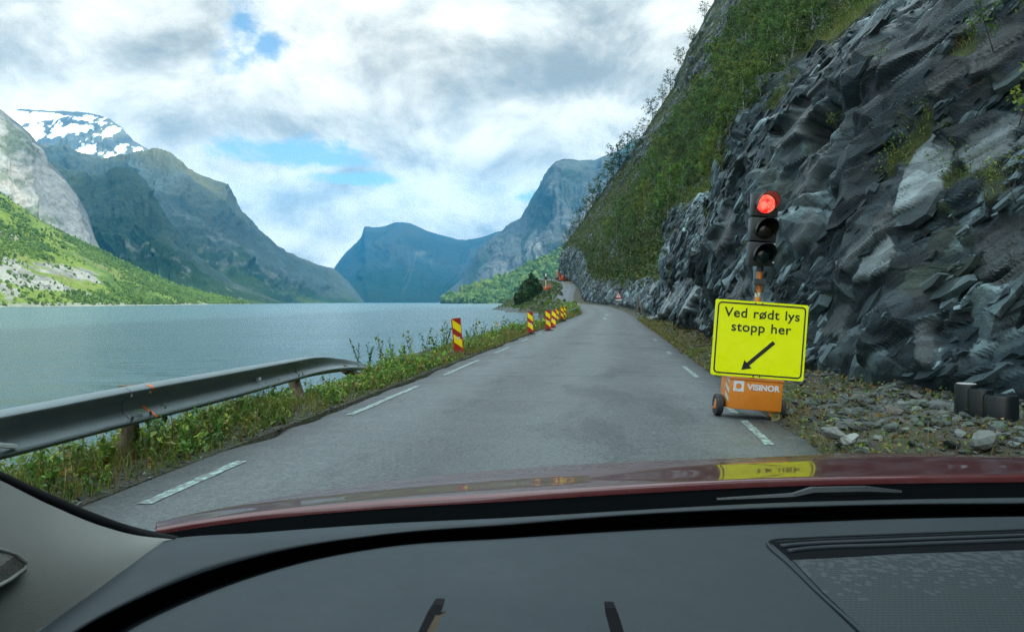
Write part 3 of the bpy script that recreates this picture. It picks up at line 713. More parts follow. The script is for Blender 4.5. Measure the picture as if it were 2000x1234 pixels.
# large plates of the face; the pale ones have their sky sheen put into the tone
HEROS = [([(1745, 428), (1768, 340), (1798, 285), (1830, 258), (1862, 285), (1858, 340), (1832, 385), (1790, 408)], .34, .1), ([(1864, 300), (1900, 250), (1985, 222), (2030, 250), (1975, 305), (1900, 340)], .22, .05),
  ([(1668, 556), (1688, 505), (1742, 468), (1755, 488), (1735, 522), (1700, 550)], .32, .1), ([(1638, 522), (1668, 480), (1700, 448), (1722, 455), (1690, 492), (1655, 532)], .18, .0),
  ([(1555, 378), (1598, 290), (1627, 278), (1612, 332), (1580, 402)], .13, 0), ([(1325, 642), (1338, 600), (1352, 560), (1371, 545), (1366, 585), (1345, 622)], .30, .1), ([(1288, 642), (1298, 600), (1325, 545), (1341, 530), (1335, 572), (1310, 612)], .26, .1),
  ([(1538, 472), (1580, 408), (1602, 420), (1570, 492)], .12, 0), ([(1900, 470), (1960, 418), (2020, 425), (2020, 520), (1940, 562), (1908, 540)], .085, 0), ([(1790, 640), (1832, 608), (1834, 660), (1815, 722), (1790, 700)], .11, 0),
  ([(1500, 252), (1560, 188), (1592, 200), (1562, 272), (1513, 302)], .12, 0), ([(1562, 242), (1600, 200), (1642, 214), (1612, 290), (1575, 302)], .10, 0), ([(1700, 442), (1738, 388), (1752, 436), (1722, 482)], .07, 0),
  ([(1888, 122), (1958, 40), (2015, 55), (1965, 132), (1905, 162)], .05, 0), ([(1798, 172), (1850, 108), (1892, 120), (1852, 202)], .04, 0), ([(1385, 470), (1415, 400), (1440, 410), (1425, 480), (1400, 500)], .14, .0),
  ([(1405, 640), (1420, 570), (1450, 530), (1462, 560), (1440, 620)], .10, 0), ([(1600, 660), (1640, 590), (1672, 600), (1650, 660)], .10, .0), ([(1220, 588), (1228, 566), (1243, 556), (1248, 572), (1236, 590)], .30, .1), ([(1256, 575), (1268, 552), (1282, 545), (1280, 570), (1266, 588)], .28, .1)]

def blur(a, k):
    for _ in range(k):
        b_ = a.copy(); b_[1:-1, 1:-1] = (4 * a[1:-1, 1:-1] + 2 * (a[:-2, 1:-1] + a[2:, 1:-1] + a[1:-1, :-2] + a[1:-1, 2:]) + a[:-2, :-2] + a[2:, 2:] + a[:-2, 2:] + a[2:, :-2]) / 16; a = b_
    return a
def lay_plates(W, N, C, sh):
    """levels the face to one plane inside each plate's jagged outline and gives it that plate's tone; returns the mask"""
    x, y = pix(W); wob_ = 9 * fbm(W / .35, 3, 161); wob2 = 9 * fbm(W / .35, 3, 163); done = np.zeros(len(W), bool); delta = np.zeros(len(W))
    for poly, tn_, upt in HEROS:
        ax_ = np.array(poly); near_ = (x > ax_[:, 0].min() - 20) & (x < ax_[:, 0].max() + 20) & (y > ax_[:, 1].min() - 20) & (y < ax_[:, 1].max() + 20) & (W[:, 1] > 3)
        idx = np.where(near_)[0]
        if len(idx) < 30: continue
        sc_ = min(1., 12 / np.median(W[idx, 1])); k_ = in_poly(x[idx] + wob_[idx] * sc_, y[idx] + wob2[idx] * sc_, poly); idx = idx[k_]
        if len(idx) < 30: continue
        c_ = W[idx].mean(0); u_, s_, vt = np.linalg.svd(W[idx] - c_, full_matrices=False); nn = vt[2] * np.sign(vt[2] @ N[idx].mean(0))
        nn = nn + np.array((-.05, -.06, .10 + upt)); nn /= np.linalg.norm(nn)
        d_ = ((W[idx] - c_) @ nn) - .05 / max(sc_, .4); dn = np.clip(N[idx] @ nn, .35, 1)
        st_ = fbm(np.stack([W[idx] @ E1 / .9, W[idx] @ E2 / .16, W[idx] @ E3 / .4], 1), 4, 165)
        delta[idx] = -d_ * .93 / dn + .012 * st_ / sc_
        C[idx, :3] = np.array((.82, 1., 1.04)) * (tn_ * .62 * np.exp(.30 * st_ + .25 * fbm(W[idx] / .25, 4, 167)))[:, None]; C[idx, 3] = 0; done[idx] = True
    W += N * blur(delta.reshape(sh), 2).ravel()[:, None]
    return done
def slabs(W, N, vg, n, fine):
    """angular plates of slate that stand out of the face: split along one dip, each with its own tone and tilt"""
    rg = np.random.default_rng(n); nu, nv = vg.shape; SV = []; SF = []; SC = []; b0 = 0
    tries = 0
    while len(SF) < n * 7 and tries < n * 4:
        tries += 1
        i, j = rg.integers(2, nu - 2), int(rg.random() ** .9 * (nv - 4)) + 2
        if vg[i, j] > .45: continue
        p = W[i, j]; big_ = float(fbm(p[None] / 2.4, 3, 141)[0])
        if rg.random() > .55 + big_ * 1.3: continue
        a = float(np.clip(np.exp(rg.normal(-1.55, .60)), .06, .9)) * (1 if fine else 1.5); w_ = a * rg.uniform(.22, .5); th = min(.012 + a * rg.uniform(.03, .11), .085)
        nn = E3 * .5 + N[i, j] * .6 + rg.normal(0, .08, 3); nn /= np.linalg.norm(nn)
        e1 = E1 + rg.normal(0, .16, 3); e1 -= nn * e1.dot(nn); e1 /= np.linalg.norm(e1); e2 = np.cross(nn, e1)
        m_ = int(rg.integers(4, 7)); an = np.sort(np.linspace(0, 2 * np.pi, m_, endpoint=False) + rg.uniform(-.38, .38, m_) + rg.uniform(0, 6.28))
        rr_ = rg.uniform(.75, 1.1, m_); xy = np.stack([np.cos(an) * rr_ * a * .55, np.sin(an) * rr_ * w_ * .55], 1)
        c = p - nn * th * rg.uniform(.0, .45); tl = rg.normal(0, .07, 2)
        top = [c + e1 * x + e2 * y + nn * (th * .5 + x * tl[0] + y * tl[1]) for x, y in xy]; bot = [c + e1 * x * 1.12 + e2 * y * 1.12 - nn * th * .9 for x, y in xy]
        SV += top + bot
        SF.append(tuple(range(b0, b0 + m_)))
        for k_ in range(m_): SF.append((b0 + k_, b0 + m_ + k_, b0 + m_ + (k_ + 1) % m_, b0 + (k_ + 1) % m_))
        t = np.array([rg.normal(.04, .27) + .3 * big_ + (.25 if rg.random() < .14 else 0)]); c_ = rock_col(t, p[None])[0]
        SC += [np.append(c_, 0.)] * (2 * m_); b0 += 2 * m_
    SV = np.array(SV)
    return SV, SF, np.array(SC)
def cliff_sheet(name, S, T, fine=True, k=1.0, smooth=False, nslab=0):
    gs, gt = np.meshgrid(S, T, indexing='ij'); s, t = gs.ravel(), gt.ravel()
    Q = slope_base(s, t); sh = gs.shape
    N = grid_normals(Q.reshape(sh + (3,))).reshape(-1, 3); N *= np.sign((N * np.array((-1, 0, .3))).sum(1, keepdims=True))
    h, tone = rock_disp(Q, fine, k)
    far = sstep(t, 14, 60)
    h = h + far * 3.5 * fbm(Q / 22., 5, 81) + far * 1.5 * ridged(np.stack([Q @ E2 / 7., Q @ E1 / 40., Q @ E3 / 20.], 1), 4, 83)
    vg = veg_mask(s, t, Q)
    hv = .35 * fbm(Q / .8, 4, 85) + .5 * fbm(Q / 4, 3, 86)
    h = h * (1 - .7 * vg) + hv * .5 * vg
    h = h * sstep(t, -.35, .9) - .35 * (1 - sstep(t, 0, .5))
    W = Q + N * h[:, None]
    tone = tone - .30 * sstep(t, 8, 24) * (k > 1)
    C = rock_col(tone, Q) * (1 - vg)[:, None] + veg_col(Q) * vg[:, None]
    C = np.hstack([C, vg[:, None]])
    if nslab:
        pm = lay_plates(W, N, C, sh); vg = np.where(pm, 1., vg)
    Vx, Fx = W, grid_faces(*sh)
    if nslab:
        SV, SF, SC = slabs(W.reshape(sh + (3,)), N.reshape(sh + (3,)), vg.reshape(sh), nslab, fine)
        me = mesh_data(name, np.vstack([W, SV]), Fx.tolist() + [tuple(i + len(W) for i in f) for f in SF], M_SLATE, smooth, np.vstack([C, SC]))
        o = link(name, me)
    else: o = mk(name, Vx, Fx, M_SLATE, None, smooth, C)
    tag(o, kind='structure')
    if nslab: vg = np.where(pm, 0., vg)
    return W.reshape(sh + (3,)), vg.reshape(sh), o
CL_A = cliff_sheet('rock_face', np.arange(4.0, 27.001, .030), np.arange(0, 15.6, .030), nslab=5000)
CL_B = cliff_sheet('rock_face', np.arange(27.0, 66.01, .075), np.arange(0, 12.1, .075), False, nslab=3000)
CL_C = cliff_sheet('mountainside', np.concatenate([np.arange(4.0, 27, .3), np.arange(27, 66.01, .4)]), np.concatenate([np.arange(11.6, 40, .35), np.geomspace(40, 325, 110)]), False, 1.6)
CL_D = cliff_sheet('mountainside', np.concatenate([np.arange(65.5, 150, .32), np.arange(150, 314, .5), np.arange(314, 370, 1.2)]), np.concatenate([np.arange(0, 14, .25), np.arange(14, 50, .6), np.geomspace(50, 325, 110)]), False, 1.6)
CL_E = cliff_sheet('mountainside', np.concatenate([np.arange(-390, -40, 10.), np.arange(-40, 4.2, 1.)]), np.concatenate([np.arange(0, 12, .6), np.geomspace(12, 325, 60)]), False, 1.6)
def bvh_of(objs):
    V = []; Fc = []
    for o in objs:
        b0 = len(V); me = o.data
        co = np.empty(len(me.vertices) * 3); me.vertices.foreach_get('co', co); V += co.reshape(-1, 3).tolist()
        Fc += [tuple(i + b0 for i in p.vertices) for p in me.polygons]
    return BVHTree.FromPolygons(V, Fc)
CLIFF_BVH = bvh_of([CL_A[2], CL_B[2], CL_C[2], CL_D[2]])
def visible(p, slack=.4):
    e = Vector((0, 0, EYE)); d = Vector(p) - e; L = d.length
    r = CLIFF_BVH.ray_cast(e, d / L)
    return r[3] is None or r[3] > L - slack

# ------------------------------------------------------------------ ground beside and under the road
def ground_left(Y, e):
    rz = np.interp(Y, RY, RZ)
    near = np.interp(e, [0, .5, 1.1, 1.8, 3.2, 5, 9, 40], [-.0, -.03, -.12, -.42, -1.6, -2.8, -4.5, -6]) * (1 + np.maximum(rz, 0) / 2.6)
    head = np.interp(e, [0, 2, 5, 9, 14, 17.5, 19.5, 24, 40], [-.02, -.9, -4.2, -7.6, -9.6, -10.9, -12.2, -15, -17]) * (rz + 2.9) / 11.9
    k = sstep(Y, 205, 246)
    return near * (1 - k) + head * k
gy_ = np.concatenate([np.arange(-38, 0, 1.), np.arange(0, 40, .12), np.arange(40, 120, .3), np.arange(120, 344, .8)])
eo = np.concatenate([np.linspace(0, 4.2, 52), np.linspace(4.5, 28, 26)])
GG, EE = np.meshgrid(gy_, eo, indexing='ij')
HWG = half_width(GG)
L = road(GG, -(HWG - .02) - EE); L[..., 2] += ground_left(GG, EE)
flat = L.reshape(-1, 3)
L[..., 2] += ((.05 * fbm(flat / .35, 3, 4) + .16 * fbm(flat / 2.1, 3, 5)).reshape(GG.shape)) * sstep(EE, 0.05, .9) + (1.2 * fbm(flat / 9, 4, 6)).reshape(GG.shape) * sstep(EE, 3, 9) * sstep(GG, 200, 240)
fr = np.linspace(0, 1, 46)
GR, FR = np.meshgrid(gy_, fr, indexing='ij')
re_ = road(gy_, half_width(gy_) - .02); bxr = np.maximum(base_x(re_[:, 1]) + 1.0, re_[:, 0] + .5)
Rt = re_[:, None, :] * (1 - fr)[None, :, None] + np.stack([bxr, re_[:, 1], base_z(re_[:, 1]) + .05], 1)[:, None, :] * fr[None, :, None]
fl = Rt.reshape(-1, 3)
Rt[..., 2] += ((.05 * fbm(fl / .3, 3, 14) + .12 * fbm(fl / 1.3, 3, 15)).reshape(GR.shape) + .03) * sstep(FR, 0, .25) - .015 * (1 - sstep(FR, 0, .1))
under = np.stack([road(gy_, -half_width(gy_) + .02), road(gy_, half_width(gy_) - .02)], 1); under[..., 2] -= .06
strip = np.concatenate([L[:, ::-1], under, Rt], 1)
m, g, b = mat('verge_soil', (0.06, 0.055, 0.04), 0.92, 0, 0.2)
p = opos(g)
n1 = g.noise(p, 1.1, 6, 0.62); n2 = g.noise(p, 14, 6, 0.66); n3 = g.noise(p, 60, 3, 0.6)
c = g.mix(g.ss(n1, 0.4, 0.62), (0.062, 0.054, 0.042), (0.05, 0.058, 0.026))
c = g.mix(g.ss(n2, 0.48, 0.72), c, (0.11, 0.105, 0.092))
c = g.mix(g.m('MULTIPLY', g.ss(n3, 0.6, 0.75), 0.5), c, (0.16, 0.12, 0.06))
g.put(b.inputs['Base Color'], c); bump(g, b, g.m('ADD', n2, g.m('MULTIPLY', n3, 0.4)), 0.9, 0.06)
M_SOIL = m
tag(mk('roadside_ground', strip, grid_faces(strip.shape[0], strip.shape[1]), M_SOIL, None, True), kind='structure')

# asphalt: attribute holds the place across the road (red) and along it (green)
m, g, b = mat('asphalt', (0.09, 0.09, 0.09), 0.62, 0, 0.5)
a = attr(g); ax, ay, az_ = g.sep(a); p = opos(g)
o_ = g.m('MULTIPLY', g.m('SUBTRACT', ax, 0.5), 10.0)
n1 = g.noise(p, 0.5, 5, 0.6); n2 = g.noise(p, 3.0, 5, 0.62); n3 = g.noise(p, 95, 3, 0.75); n4 = g.noise(p, 260, 2, 0.6)
tr = g.m('ADD', g.ss(g.m('ABSOLUTE', g.m('ADD', o_, g.m('MULTIPLY', g.m('SUBTRACT', n1, 0.5), 0.6))), 0.25, 0.75), 0.0)
lum = g.m('ADD', 0.066, g.m('MULTIPLY', g.m('SUBTRACT', n1, 0.5), 0.05))
lum = g.m('ADD', lum, g.m('MULTIPLY', g.m('SUBTRACT', n2, 0.5), 0.045))
n5 = g.noise(p, 30, 3, 0.75)
lum = g.m('ADD', lum, g.m('MULTIPLY', g.m('SUBTRACT', n3, 0.5), 0.24))
lum = g.m('ADD', lum, g.m('MULTIPLY', g.m('SUBTRACT', n5, 0.5), 0.20))
trk = g.m('SINE', g.m('ADD', g.m('MULTIPLY', o_, 3.6), g.m('MULTIPLY', n1, 1.5)))
lum = g.m('ADD', lum, g.m('MULTIPLY', trk, 0.013))
st_ = g.noise(g.xyz(g.m('MULTIPLY', o_, 0.8), g.m('MULTIPLY', ay, 26.0), 9.0), 1.0, 6, 0.65)
lum = g.m('SUBTRACT', lum, g.m('MULTIPLY', g.ss(st_, 0.52, 0.64), 0.030))
lum = g.m('ADD', lum, g.m('MULTIPLY', g.ss(n4, 0.62, 0.72), 0.09))
lum = g.m('SUBTRACT', lum, g.m('MULTIPLY', g.ss(g.m('ADD', g.m('ABSOLUTE', o_), g.m('MULTIPLY', n2, 0.9)), 2.35, 2.95), 0.035))
dark_r = g.m('MULTIPLY', g.ss(g.m('ADD', o_, g.m('MULTIPLY', g.m('SUBTRACT', n2, 0.5), 2.2)), 1.1, 1.7), g.ss(g.m('MULTIPLY', ay, 100.0), 13.0, 20.0))
lum = g.m('SUBTRACT', lum, g.m('MULTIPLY', dark_r, 0.022))  # asphalt darker on the right, from some way ahead onwards
# a few sealed cracks running across the lane: (place along the road, from, to, half thickness)
wnd = g.noise(g.xyz(g.m('MULTIPLY', o_, 1.1), g.m('MULTIPLY', ay, 20.0), 2.0), 1.0, 5, 0.6)
wn2 = g.noise(g.xyz(g.m('MULTIPLY', o_, 5.0), g.m('MULTIPLY', ay, 60.0), 7.0), 1.0, 3, 0.6)
crk = None
for yc, oa, ob, ht in ((12.2, -2.0, .4, .022), (12.35, .3, 2.1, .016), (16.4, -1.6, -.9, .06), (18.9, -1.5, -.6, .07), (34.0, .0, 2.3, .10), (37.5, .9, 2.3, .12), (30.5, -1.9, -.4, .08), (9.0, -.6, .2, .012), (24.0, -.5, .9, .05), (46.0, -1.8, 1.4, .14), (58.0, -1.4, 1.9, .16), (7.1, .1, .5, .014)):
    yy = g.m('SUBTRACT', g.m('MULTIPLY', ay, 100.0), g.m('ADD', yc, g.m('MULTIPLY', g.m('SUBTRACT', wnd, 0.5), 1.0)))
    ln_ = g.m('MULTIPLY', g.ss(g.m('ABSOLUTE', yy), ht * 1.2, ht * 2.6, 1.0, 0.0), g.m('MULTIPLY', g.ss(o_, oa, oa + .3), g.ss(o_, ob - .3, ob, 1.0, 0.0)))
    crk = ln_ if crk is None else g.m('MAXIMUM', crk, ln_)
crk = g.m('MULTIPLY', crk, g.ss(wn2, 0.36, 0.5))
lum = g.m('MULTIPLY', g.m('MAXIMUM', lum, 0.02), g.m('SUBTRACT', 1.0, g.m('MULTIPLY', crk, 0.6)))
pal = g.ss(g.noise(g.xyz(g.m('MULTIPLY', o_, 0.9), g.m('MULTIPLY', ay, 120.0), 5.0), 1.0, 5, 0.65), 0.66, 0.72)
lum = g.m('ADD', lum, g.m('MULTIPLY', pal, 0.05))
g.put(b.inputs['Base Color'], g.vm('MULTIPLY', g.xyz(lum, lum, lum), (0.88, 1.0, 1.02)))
g.put(b.inputs['Roughness'], g.lin(n2, 0.3, 0.7, 0.48, 0.66))
bump(g, b, g.m('SUBTRACT', n3, g.m('MULTIPLY', crk, 1.5)), 0.5, 0.012)
M_ASPH = m
ry2 = np.concatenate([np.arange(-38, 0, 1.), np.arange(0, 30, .1), np.arange(30, 100, .25), np.arange(100, 344, .5)])
ot = np.linspace(-1, 1, 41); YY, OO = np.meshgrid(ry2, ot, indexing='ij')
edge = np.stack([fbm(np.stack([ry2 * .9, ry2 * 0 + k * 9, ry2 * 0], 1), 4, 21 + k) for k in (0, 1)], 1)
hw = half_width(YY); off = OO * hw + np.where(OO < 0, -1, 1) * np.abs(OO) ** 8 * (.24 * np.where(OO < 0, edge[:, :1], edge[:, 1:]) + .06)
Rd = road(YY, off); crown = .05 * (1 - np.abs(OO) ** 2) - .012
Rd[..., 2] += crown + (.018 * fbm(Rd.reshape(-1, 3) / 3.0, 3, 8)).reshape(OO.shape) - .03 * (np.abs(OO) > .999)
def crown_at(o): return .05 * (1 - (np.abs(o) / HW) ** 2) - .012
Cr = np.stack([off / 10 + .5, YY / 100., 0 * YY], -1)
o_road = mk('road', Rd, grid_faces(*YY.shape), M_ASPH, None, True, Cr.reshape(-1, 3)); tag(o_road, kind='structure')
def road_z(Y, o):
    q = road(Y, o); return q[..., 2] + crown_at(o) + .018 * fbm(q.reshape(-1, 3), 3, 8).reshape(np.shape(q[..., 2])) * 0

# worn white edge dashes, each a thin ribbon just above the asphalt
m, g, b = mat('road_paint', (0.55, 0.55, 0.5), 0.6)
p = opos(g); n1 = g.noise(p, 16, 6, 0.7); n2 = g.noise(p, 120, 3, 0.6)
c = g.mix(g.ss(g.m('ADD', n1, g.m('MULTIPLY', n2, 0.5)), 0.56, 0.80), (0.31, 0.50, 0.46), (0.10, 0.105, 0.10))
g.put(b.inputs['Base Color'], c); M_PAINT = m
V = []; Fc = []
LO, RO = -2.11, 2.13
def dash(y0, y1, o, w=.10, wear=0.0):
    ys_ = np.arange(y0, y1 + .01, .12); b0 = len(V)
    for y in ys_:
        for s_ in (-1, -.33, .33, 1):
            oo = o + s_ * w / 2 * (1 + .12 * math.sin(y * 17.3 + s_ * 3))
            q = road(y, oo); z = q[2] + crown_at(oo) + .018 * float(fbm(np.array([[q[0], q[1], q[2]]]) / 3.0, 3, 8)[0])
            V.append((q[0], q[1], z + .006))
    for i in range(len(ys_) - 1):
        for k in range(3): Fc.append((b0 + i * 4 + k, b0 + i * 4 + k + 1, b0 + (i + 1) * 4 + k + 1, b0 + (i + 1) * 4 + k))
def yl(py): return EYE * F / (py - HOR)
for y0, y1 in ((yl(1010), yl(915)), (yl(820), yl(758)), (yl(735), yl(705)), (yl(691), yl(679)), (yl(668), yl(662)), (yl(655), yl(651))): dash(y0, y1, LO, .095)
for y0, y1 in ((yl(857), yl(812)), (yl(800), yl(771)), (yl(736), yl(713)), (yl(690), yl(685)), (yl(665), yl(662))): dash(y0, y1, RO, .085)
for y in (52, 66): dash(y, y + 5, .15, .28)
tag(mk('road_markings', np.array(V), Fc, M_PAINT), kind='structure')
# ------------------------------------------------------------------ crash barriers along the lake
def galv(name, base):
    m, g, b = mat(name, base, 0.5, 0.35, 0.45)
    p = opos(g); n1 = g.noise(p, 5, 5, 0.62); n2 = g.noise(p, 45, 5, 0.65); n3 = g.noise(g.scale(p, (0.6, 0.6, 6)), 3, 4, 0.6)
    v = g.m('ADD', 0.55, g.m('ADD', g.m('MULTIPLY', n1, 0.55), g.m('MULTIPLY', n3, 0.35)))
    c = g.vm('MULTIPLY', base, g.xyz(v, v, v))
    c = g.mix(g.m('MULTIPLY', g.ss(n2, 0.56, 0.75), 0.5), c, (0.06, 0.06, 0.05))
    g.put(b.inputs['Base Color'], c); g.put(b.inputs['Roughness'], g.lin(n1, 0.3, 0.7, 0.42, 0.66)); bump(g, b, n2, 0.12, 0.01)
    return m
M_GALV = galv('galvanised_steel', (0.185, 0.22, 0.23)); M_GALVD = galv('dull_bent_steel', (0.12, 0.135, 0.14))
def wood(name, base):
    m, g, b = mat(name, base, 0.8, 0, 0.2)
    p = opos(g); n1 = g.noise(g.scale(p, (9, 9, 0.8)), 5, 5, 0.6); n2 = g.noise(p, 6, 4)
    c = g.mix(g.ss(n1, 0.35, 0.7), tuple(x * .45 for x in base), tuple(base)); c = g.mix(g.m('MULTIPLY', g.ss(n2, .5, .7), .5), c, (0.05, 0.06, 0.03))
    g.put(b.inputs['Base Color'], c); bump(g, b, n1, 0.6, 0.02); return m
M_WOOD = wood('weathered_post_wood', (0.20, 0.155, 0.11)); M_REDWOOD = wood('reddish_post_wood', (0.26, 0.12, 0.07))
M_BOLT = worn('bolt_steel', (0.10, 0.09, 0.085), 0.5, 0.6)
M_SPRAY, g, b = mat('orange_spray_paint', (0.85, 0.16, 0.02), 0.6)
b.inputs['Emission Color'].default_value = (1, 0.2, 0.02, 1); b.inputs['Emission Strength'].default_value = 0.0
WB = [(-.157, .014), (-.150, .042), (-.130, .076), (-.120, .082), (-.108, .081), (-.098, .073), (-.050, .018), (-.028, .004), (.028, .004), (.050, .018), (.098, .073), (.108, .081), (.120, .082), (.130, .076), (.150, .042), (.157, .014)]
def resample(ctrl, step):
    """smooth curve through control rows (any columns; the first three are the place)"""
    c = np.array(ctrl, float); L = np.concatenate([[0], np.cumsum(np.linalg.norm(np.diff(c[:, :3], axis=0), axis=1))])
    s = np.arange(0, L[-1] + step * .5, step); o = np.empty((len(s), c.shape[1]))
    for k in range(c.shape[1]):
        m_ = np.gradient(c[:, k], L) if len(c) > 2 else np.full(len(c), (c[-1, k] - c[0, k]) / L[-1])
        j = np.clip(np.searchsorted(L, s) - 1, 0, len(L) - 2); h = L[j + 1] - L[j]; t = np.clip((s - L[j]) / h, 0, 1)
        o[:, k] = (2*t**3-3*t**2+1)*c[j, k] + (t**3-2*t**2+t)*h*m_[j] + (-2*t**3+3*t**2)*c[j+1, k] + (t**3-t**2)*h*m_[j+1]
    return o
def beam_pts(row, nxt, prv, u, w, thick=0):
    """point of the W-shaped beam: row = (x, y, z centre, lean in radians, flattening)"""
    t = (nxt[:3] - prv[:3]); t /= np.linalg.norm(t)
    side = np.array((t[1], -t[0], 0)); side /= np.linalg.norm(side); upv = np.cross(side, t)
    if upv[2] < 0: upv = -upv
    a = row[3]; d1 = side * math.cos(a) + upv * math.sin(a); d2 = upv * math.cos(a) - side * math.sin(a)
    return row[:3] + d1 * (u * row[4] + thick) + d2 * w
def beam(rows, name, m, parent=None, overlap_at=(), dent=0.0, seed=1):
    V = []; Fc = []; n = len(rows); k = len(WB); rg = np.random.default_rng(seed)
    dn = dent * fbm(np.stack([np.arange(n) * .23, np.zeros(n), np.zeros(n) + seed], 1), 3, seed)
    for i in range(n):
        r_ = rows[i].copy(); r_[2] += dn[i] * .4; r_[3] += dn[i] * 1.2
        nx_, pv_ = rows[min(i + 1, n - 1)], rows[max(i - 1, 0)]
        for w, u in WB: V.append(beam_pts(r_, nx_, pv_, u, w))
        for w, u in reversed(WB): V.append(beam_pts(r_, nx_, pv_, u, w, -.006))
    kk = 2 * k
    for i in range(n - 1):
        for j in range(kk): Fc.append((i * kk + j, i * kk + (j + 1) % kk, (i + 1) * kk + (j + 1) % kk, (i + 1) * kk + j))
    Fc.append(tuple(range(kk))[::-1]); Fc.append(tuple((n - 1) * kk + j for j in range(kk)))
    o = mk(name, np.array(V), Fc, m, parent, True); o.data.set_sharp_from_angle(angle=R(34)); return o
def post(name, base, top, r, m, parent):
    b_ = MB(); base = Vector(base); top = Vector(top); ax_ = [base.lerp(top, t) for t in (0, .25, .5, .75, .96, 1)]
    b_.tube(ax_, [r * 1.04, r * 1.02, r, r * .99, r * .97, r * .85], 14)
    return b_.build(name, m, parent, auto=40)

gr_ctrl = [(-4.05, 0.2, .40, .02, 1), (-3.67, 2.2, .41, .02, 1), (-3.23, 4.65, .415, .02, 1), (-3.04, 5.84, .43, .02, 1), (-2.99, 7.4, .395, .04, 1), (-3.03, 9.0, .345, .07, 1), (-3.12, 10.5, .285, .12, 1), (-3.20, 12.0, .21, .35, .95), (-3.14, 13.4, .10, .8, .8), (-2.98, 14.7, -.05, 1.15, .7), (-2.75, 16.0, -.30, 1.3, .6)]
gr_rows = resample(gr_ctrl, .12)
root = empty('guardrail', (-3.2, 5, 0))
tag(root, 'grey steel guardrail beside the car, orange paint at a joint, far end bent down', 'guardrail')
def rows_between(y0, y1): return gr_rows[(gr_rows[:, 1] >= y0) & (gr_rows[:, 1] <= y1)]
def keep_world(o, parent):
    o.parent = parent; o.matrix_parent_inverse = parent.matrix_world.inverted(); return o
bpy.context.view_layer.update()
def pk(o, parent):
    o.parent = parent; o.matrix_parent_inverse = Matrix.Translation(parent.location).inverted() if not any(parent.rotation_euler) else (Matrix.Translation(parent.location) @ parent.rotation_euler.to_matrix().to_4x4()).inverted()
    return o
JOINT = (5.84, 10.5, 13.9)
lap = lambda rows: rows * np.array((1, 1, 1, 1, 1)) + np.array((.008, 0, .0, 0, 0))
for y0, y1, m_ in ((0.2, 5.92, M_GALV), (5.70, 10.58, M_GALV), (10.4, 16.0, M_GALV)):
    rr_ = rows_between(y0, y1)
    o = pk(beam(lap(rr_) if y0 == 5.70 else rr_, 'rail_beam', m_), root)
for base, top in (((-3.14, 6.02, -.5), (-3.15, 6.05, .57)), ((-2.88, 10.45, -.5), (-3.24, 10.62, .40)), ((-3.9, 1.6, -.5), (-3.9, 1.6, .6)), ((-2.82, 14.9, -.42), (-3.10, 13.6, .02))):
    pk(post('post', base, top, .085, M_WOOD, None), root)
for yj in JOINT[:2]:
    i = int(np.argmin(np.abs(gr_rows[:, 1] - yj)))
    for dw, du in ((.08, .085), (-.08, .085)):
        for di in (-1, 1):
            q = beam_pts(gr_rows[i + di], gr_rows[i + di + 1], gr_rows[i + di - 1], du, dw, .004)
            b_ = MB(); b_.lathe([(.019, 0), (.019, .006), (.012, .012)], 12, 0, Matrix.Translation(q) @ Matrix.Rotation(R(90), 4, 'Y'))
            pk(b_.build('bolt', M_BOLT, None), root)
# orange paint sprayed across the joint: a skin over the upper and lower ridge of the beam
i = int(np.argmin(np.abs(gr_rows[:, 1] - 5.93)))
for ws in ((.15, .135, .12, .105, .09, .075, .06), (-.02, -.035, -.05, -.065, -.08, -.095, -.11, -.125)):
    V = []; Fc = []
    for j, w in enumerate(ws):
        u = np.interp(w, [a_[0] for a_ in WB], [a_[1] for a_ in WB])
        for k_, f_ in enumerate((0, .5, 1)):
            pos_i = i + .05 + f_ * (.28 + .12 * math.sin(j * 2.1)) + .08 * j
            a0 = int(pos_i); fr_ = pos_i - a0; rowi = gr_rows[a0] * (1 - fr_) + gr_rows[a0 + 1] * fr_
            V.append(beam_pts(rowi, gr_rows[a0 + 2], gr_rows[a0 - 1], u, w, .0125))
    for j in range(len(ws) - 1):
        for k_ in range(2): Fc.append((j * 3 + k_, j * 3 + k_ + 1, (j + 1) * 3 + k_ + 1, (j + 1) * 3 + k_))
    pk(mk('paint_mark', np.array(V), Fc, M_SPRAY, None, True), root)
# white reflector clipped in the valley of the beam
i = int(np.argmin(np.abs(gr_rows[:, 1] - 8.6)))
M_WHITE = worn('white_reflector', (0.7, 0.72, 0.72), 0.35)
b_ = MB(); q = beam_pts(gr_rows[i], gr_rows[i + 1], gr_rows[i - 1], .03, .0); b_.box((q[0] + .02, q[1], q[2] - .01), (.05, .05, .04), bev=.006); pk(b_.build('reflector', M_WHITE, None), root)
i = int(np.argmin(np.abs(gr_rows[:, 1] - 4.62)))
q = beam_pts(gr_rows[i], gr_rows[i + 1], gr_rows[i - 1], .10, -.05); b_ = MB(); b_.box((q[0], q[1], q[2]), (.02, .26, .03), bev=.006, M=Matrix.Translation(q) @ Matrix.Rotation(R(-14), 4, 'X') @ Matrix.Translation(-Vector(q))); pk(b_.build('bracket', M_WHITE, None), root)

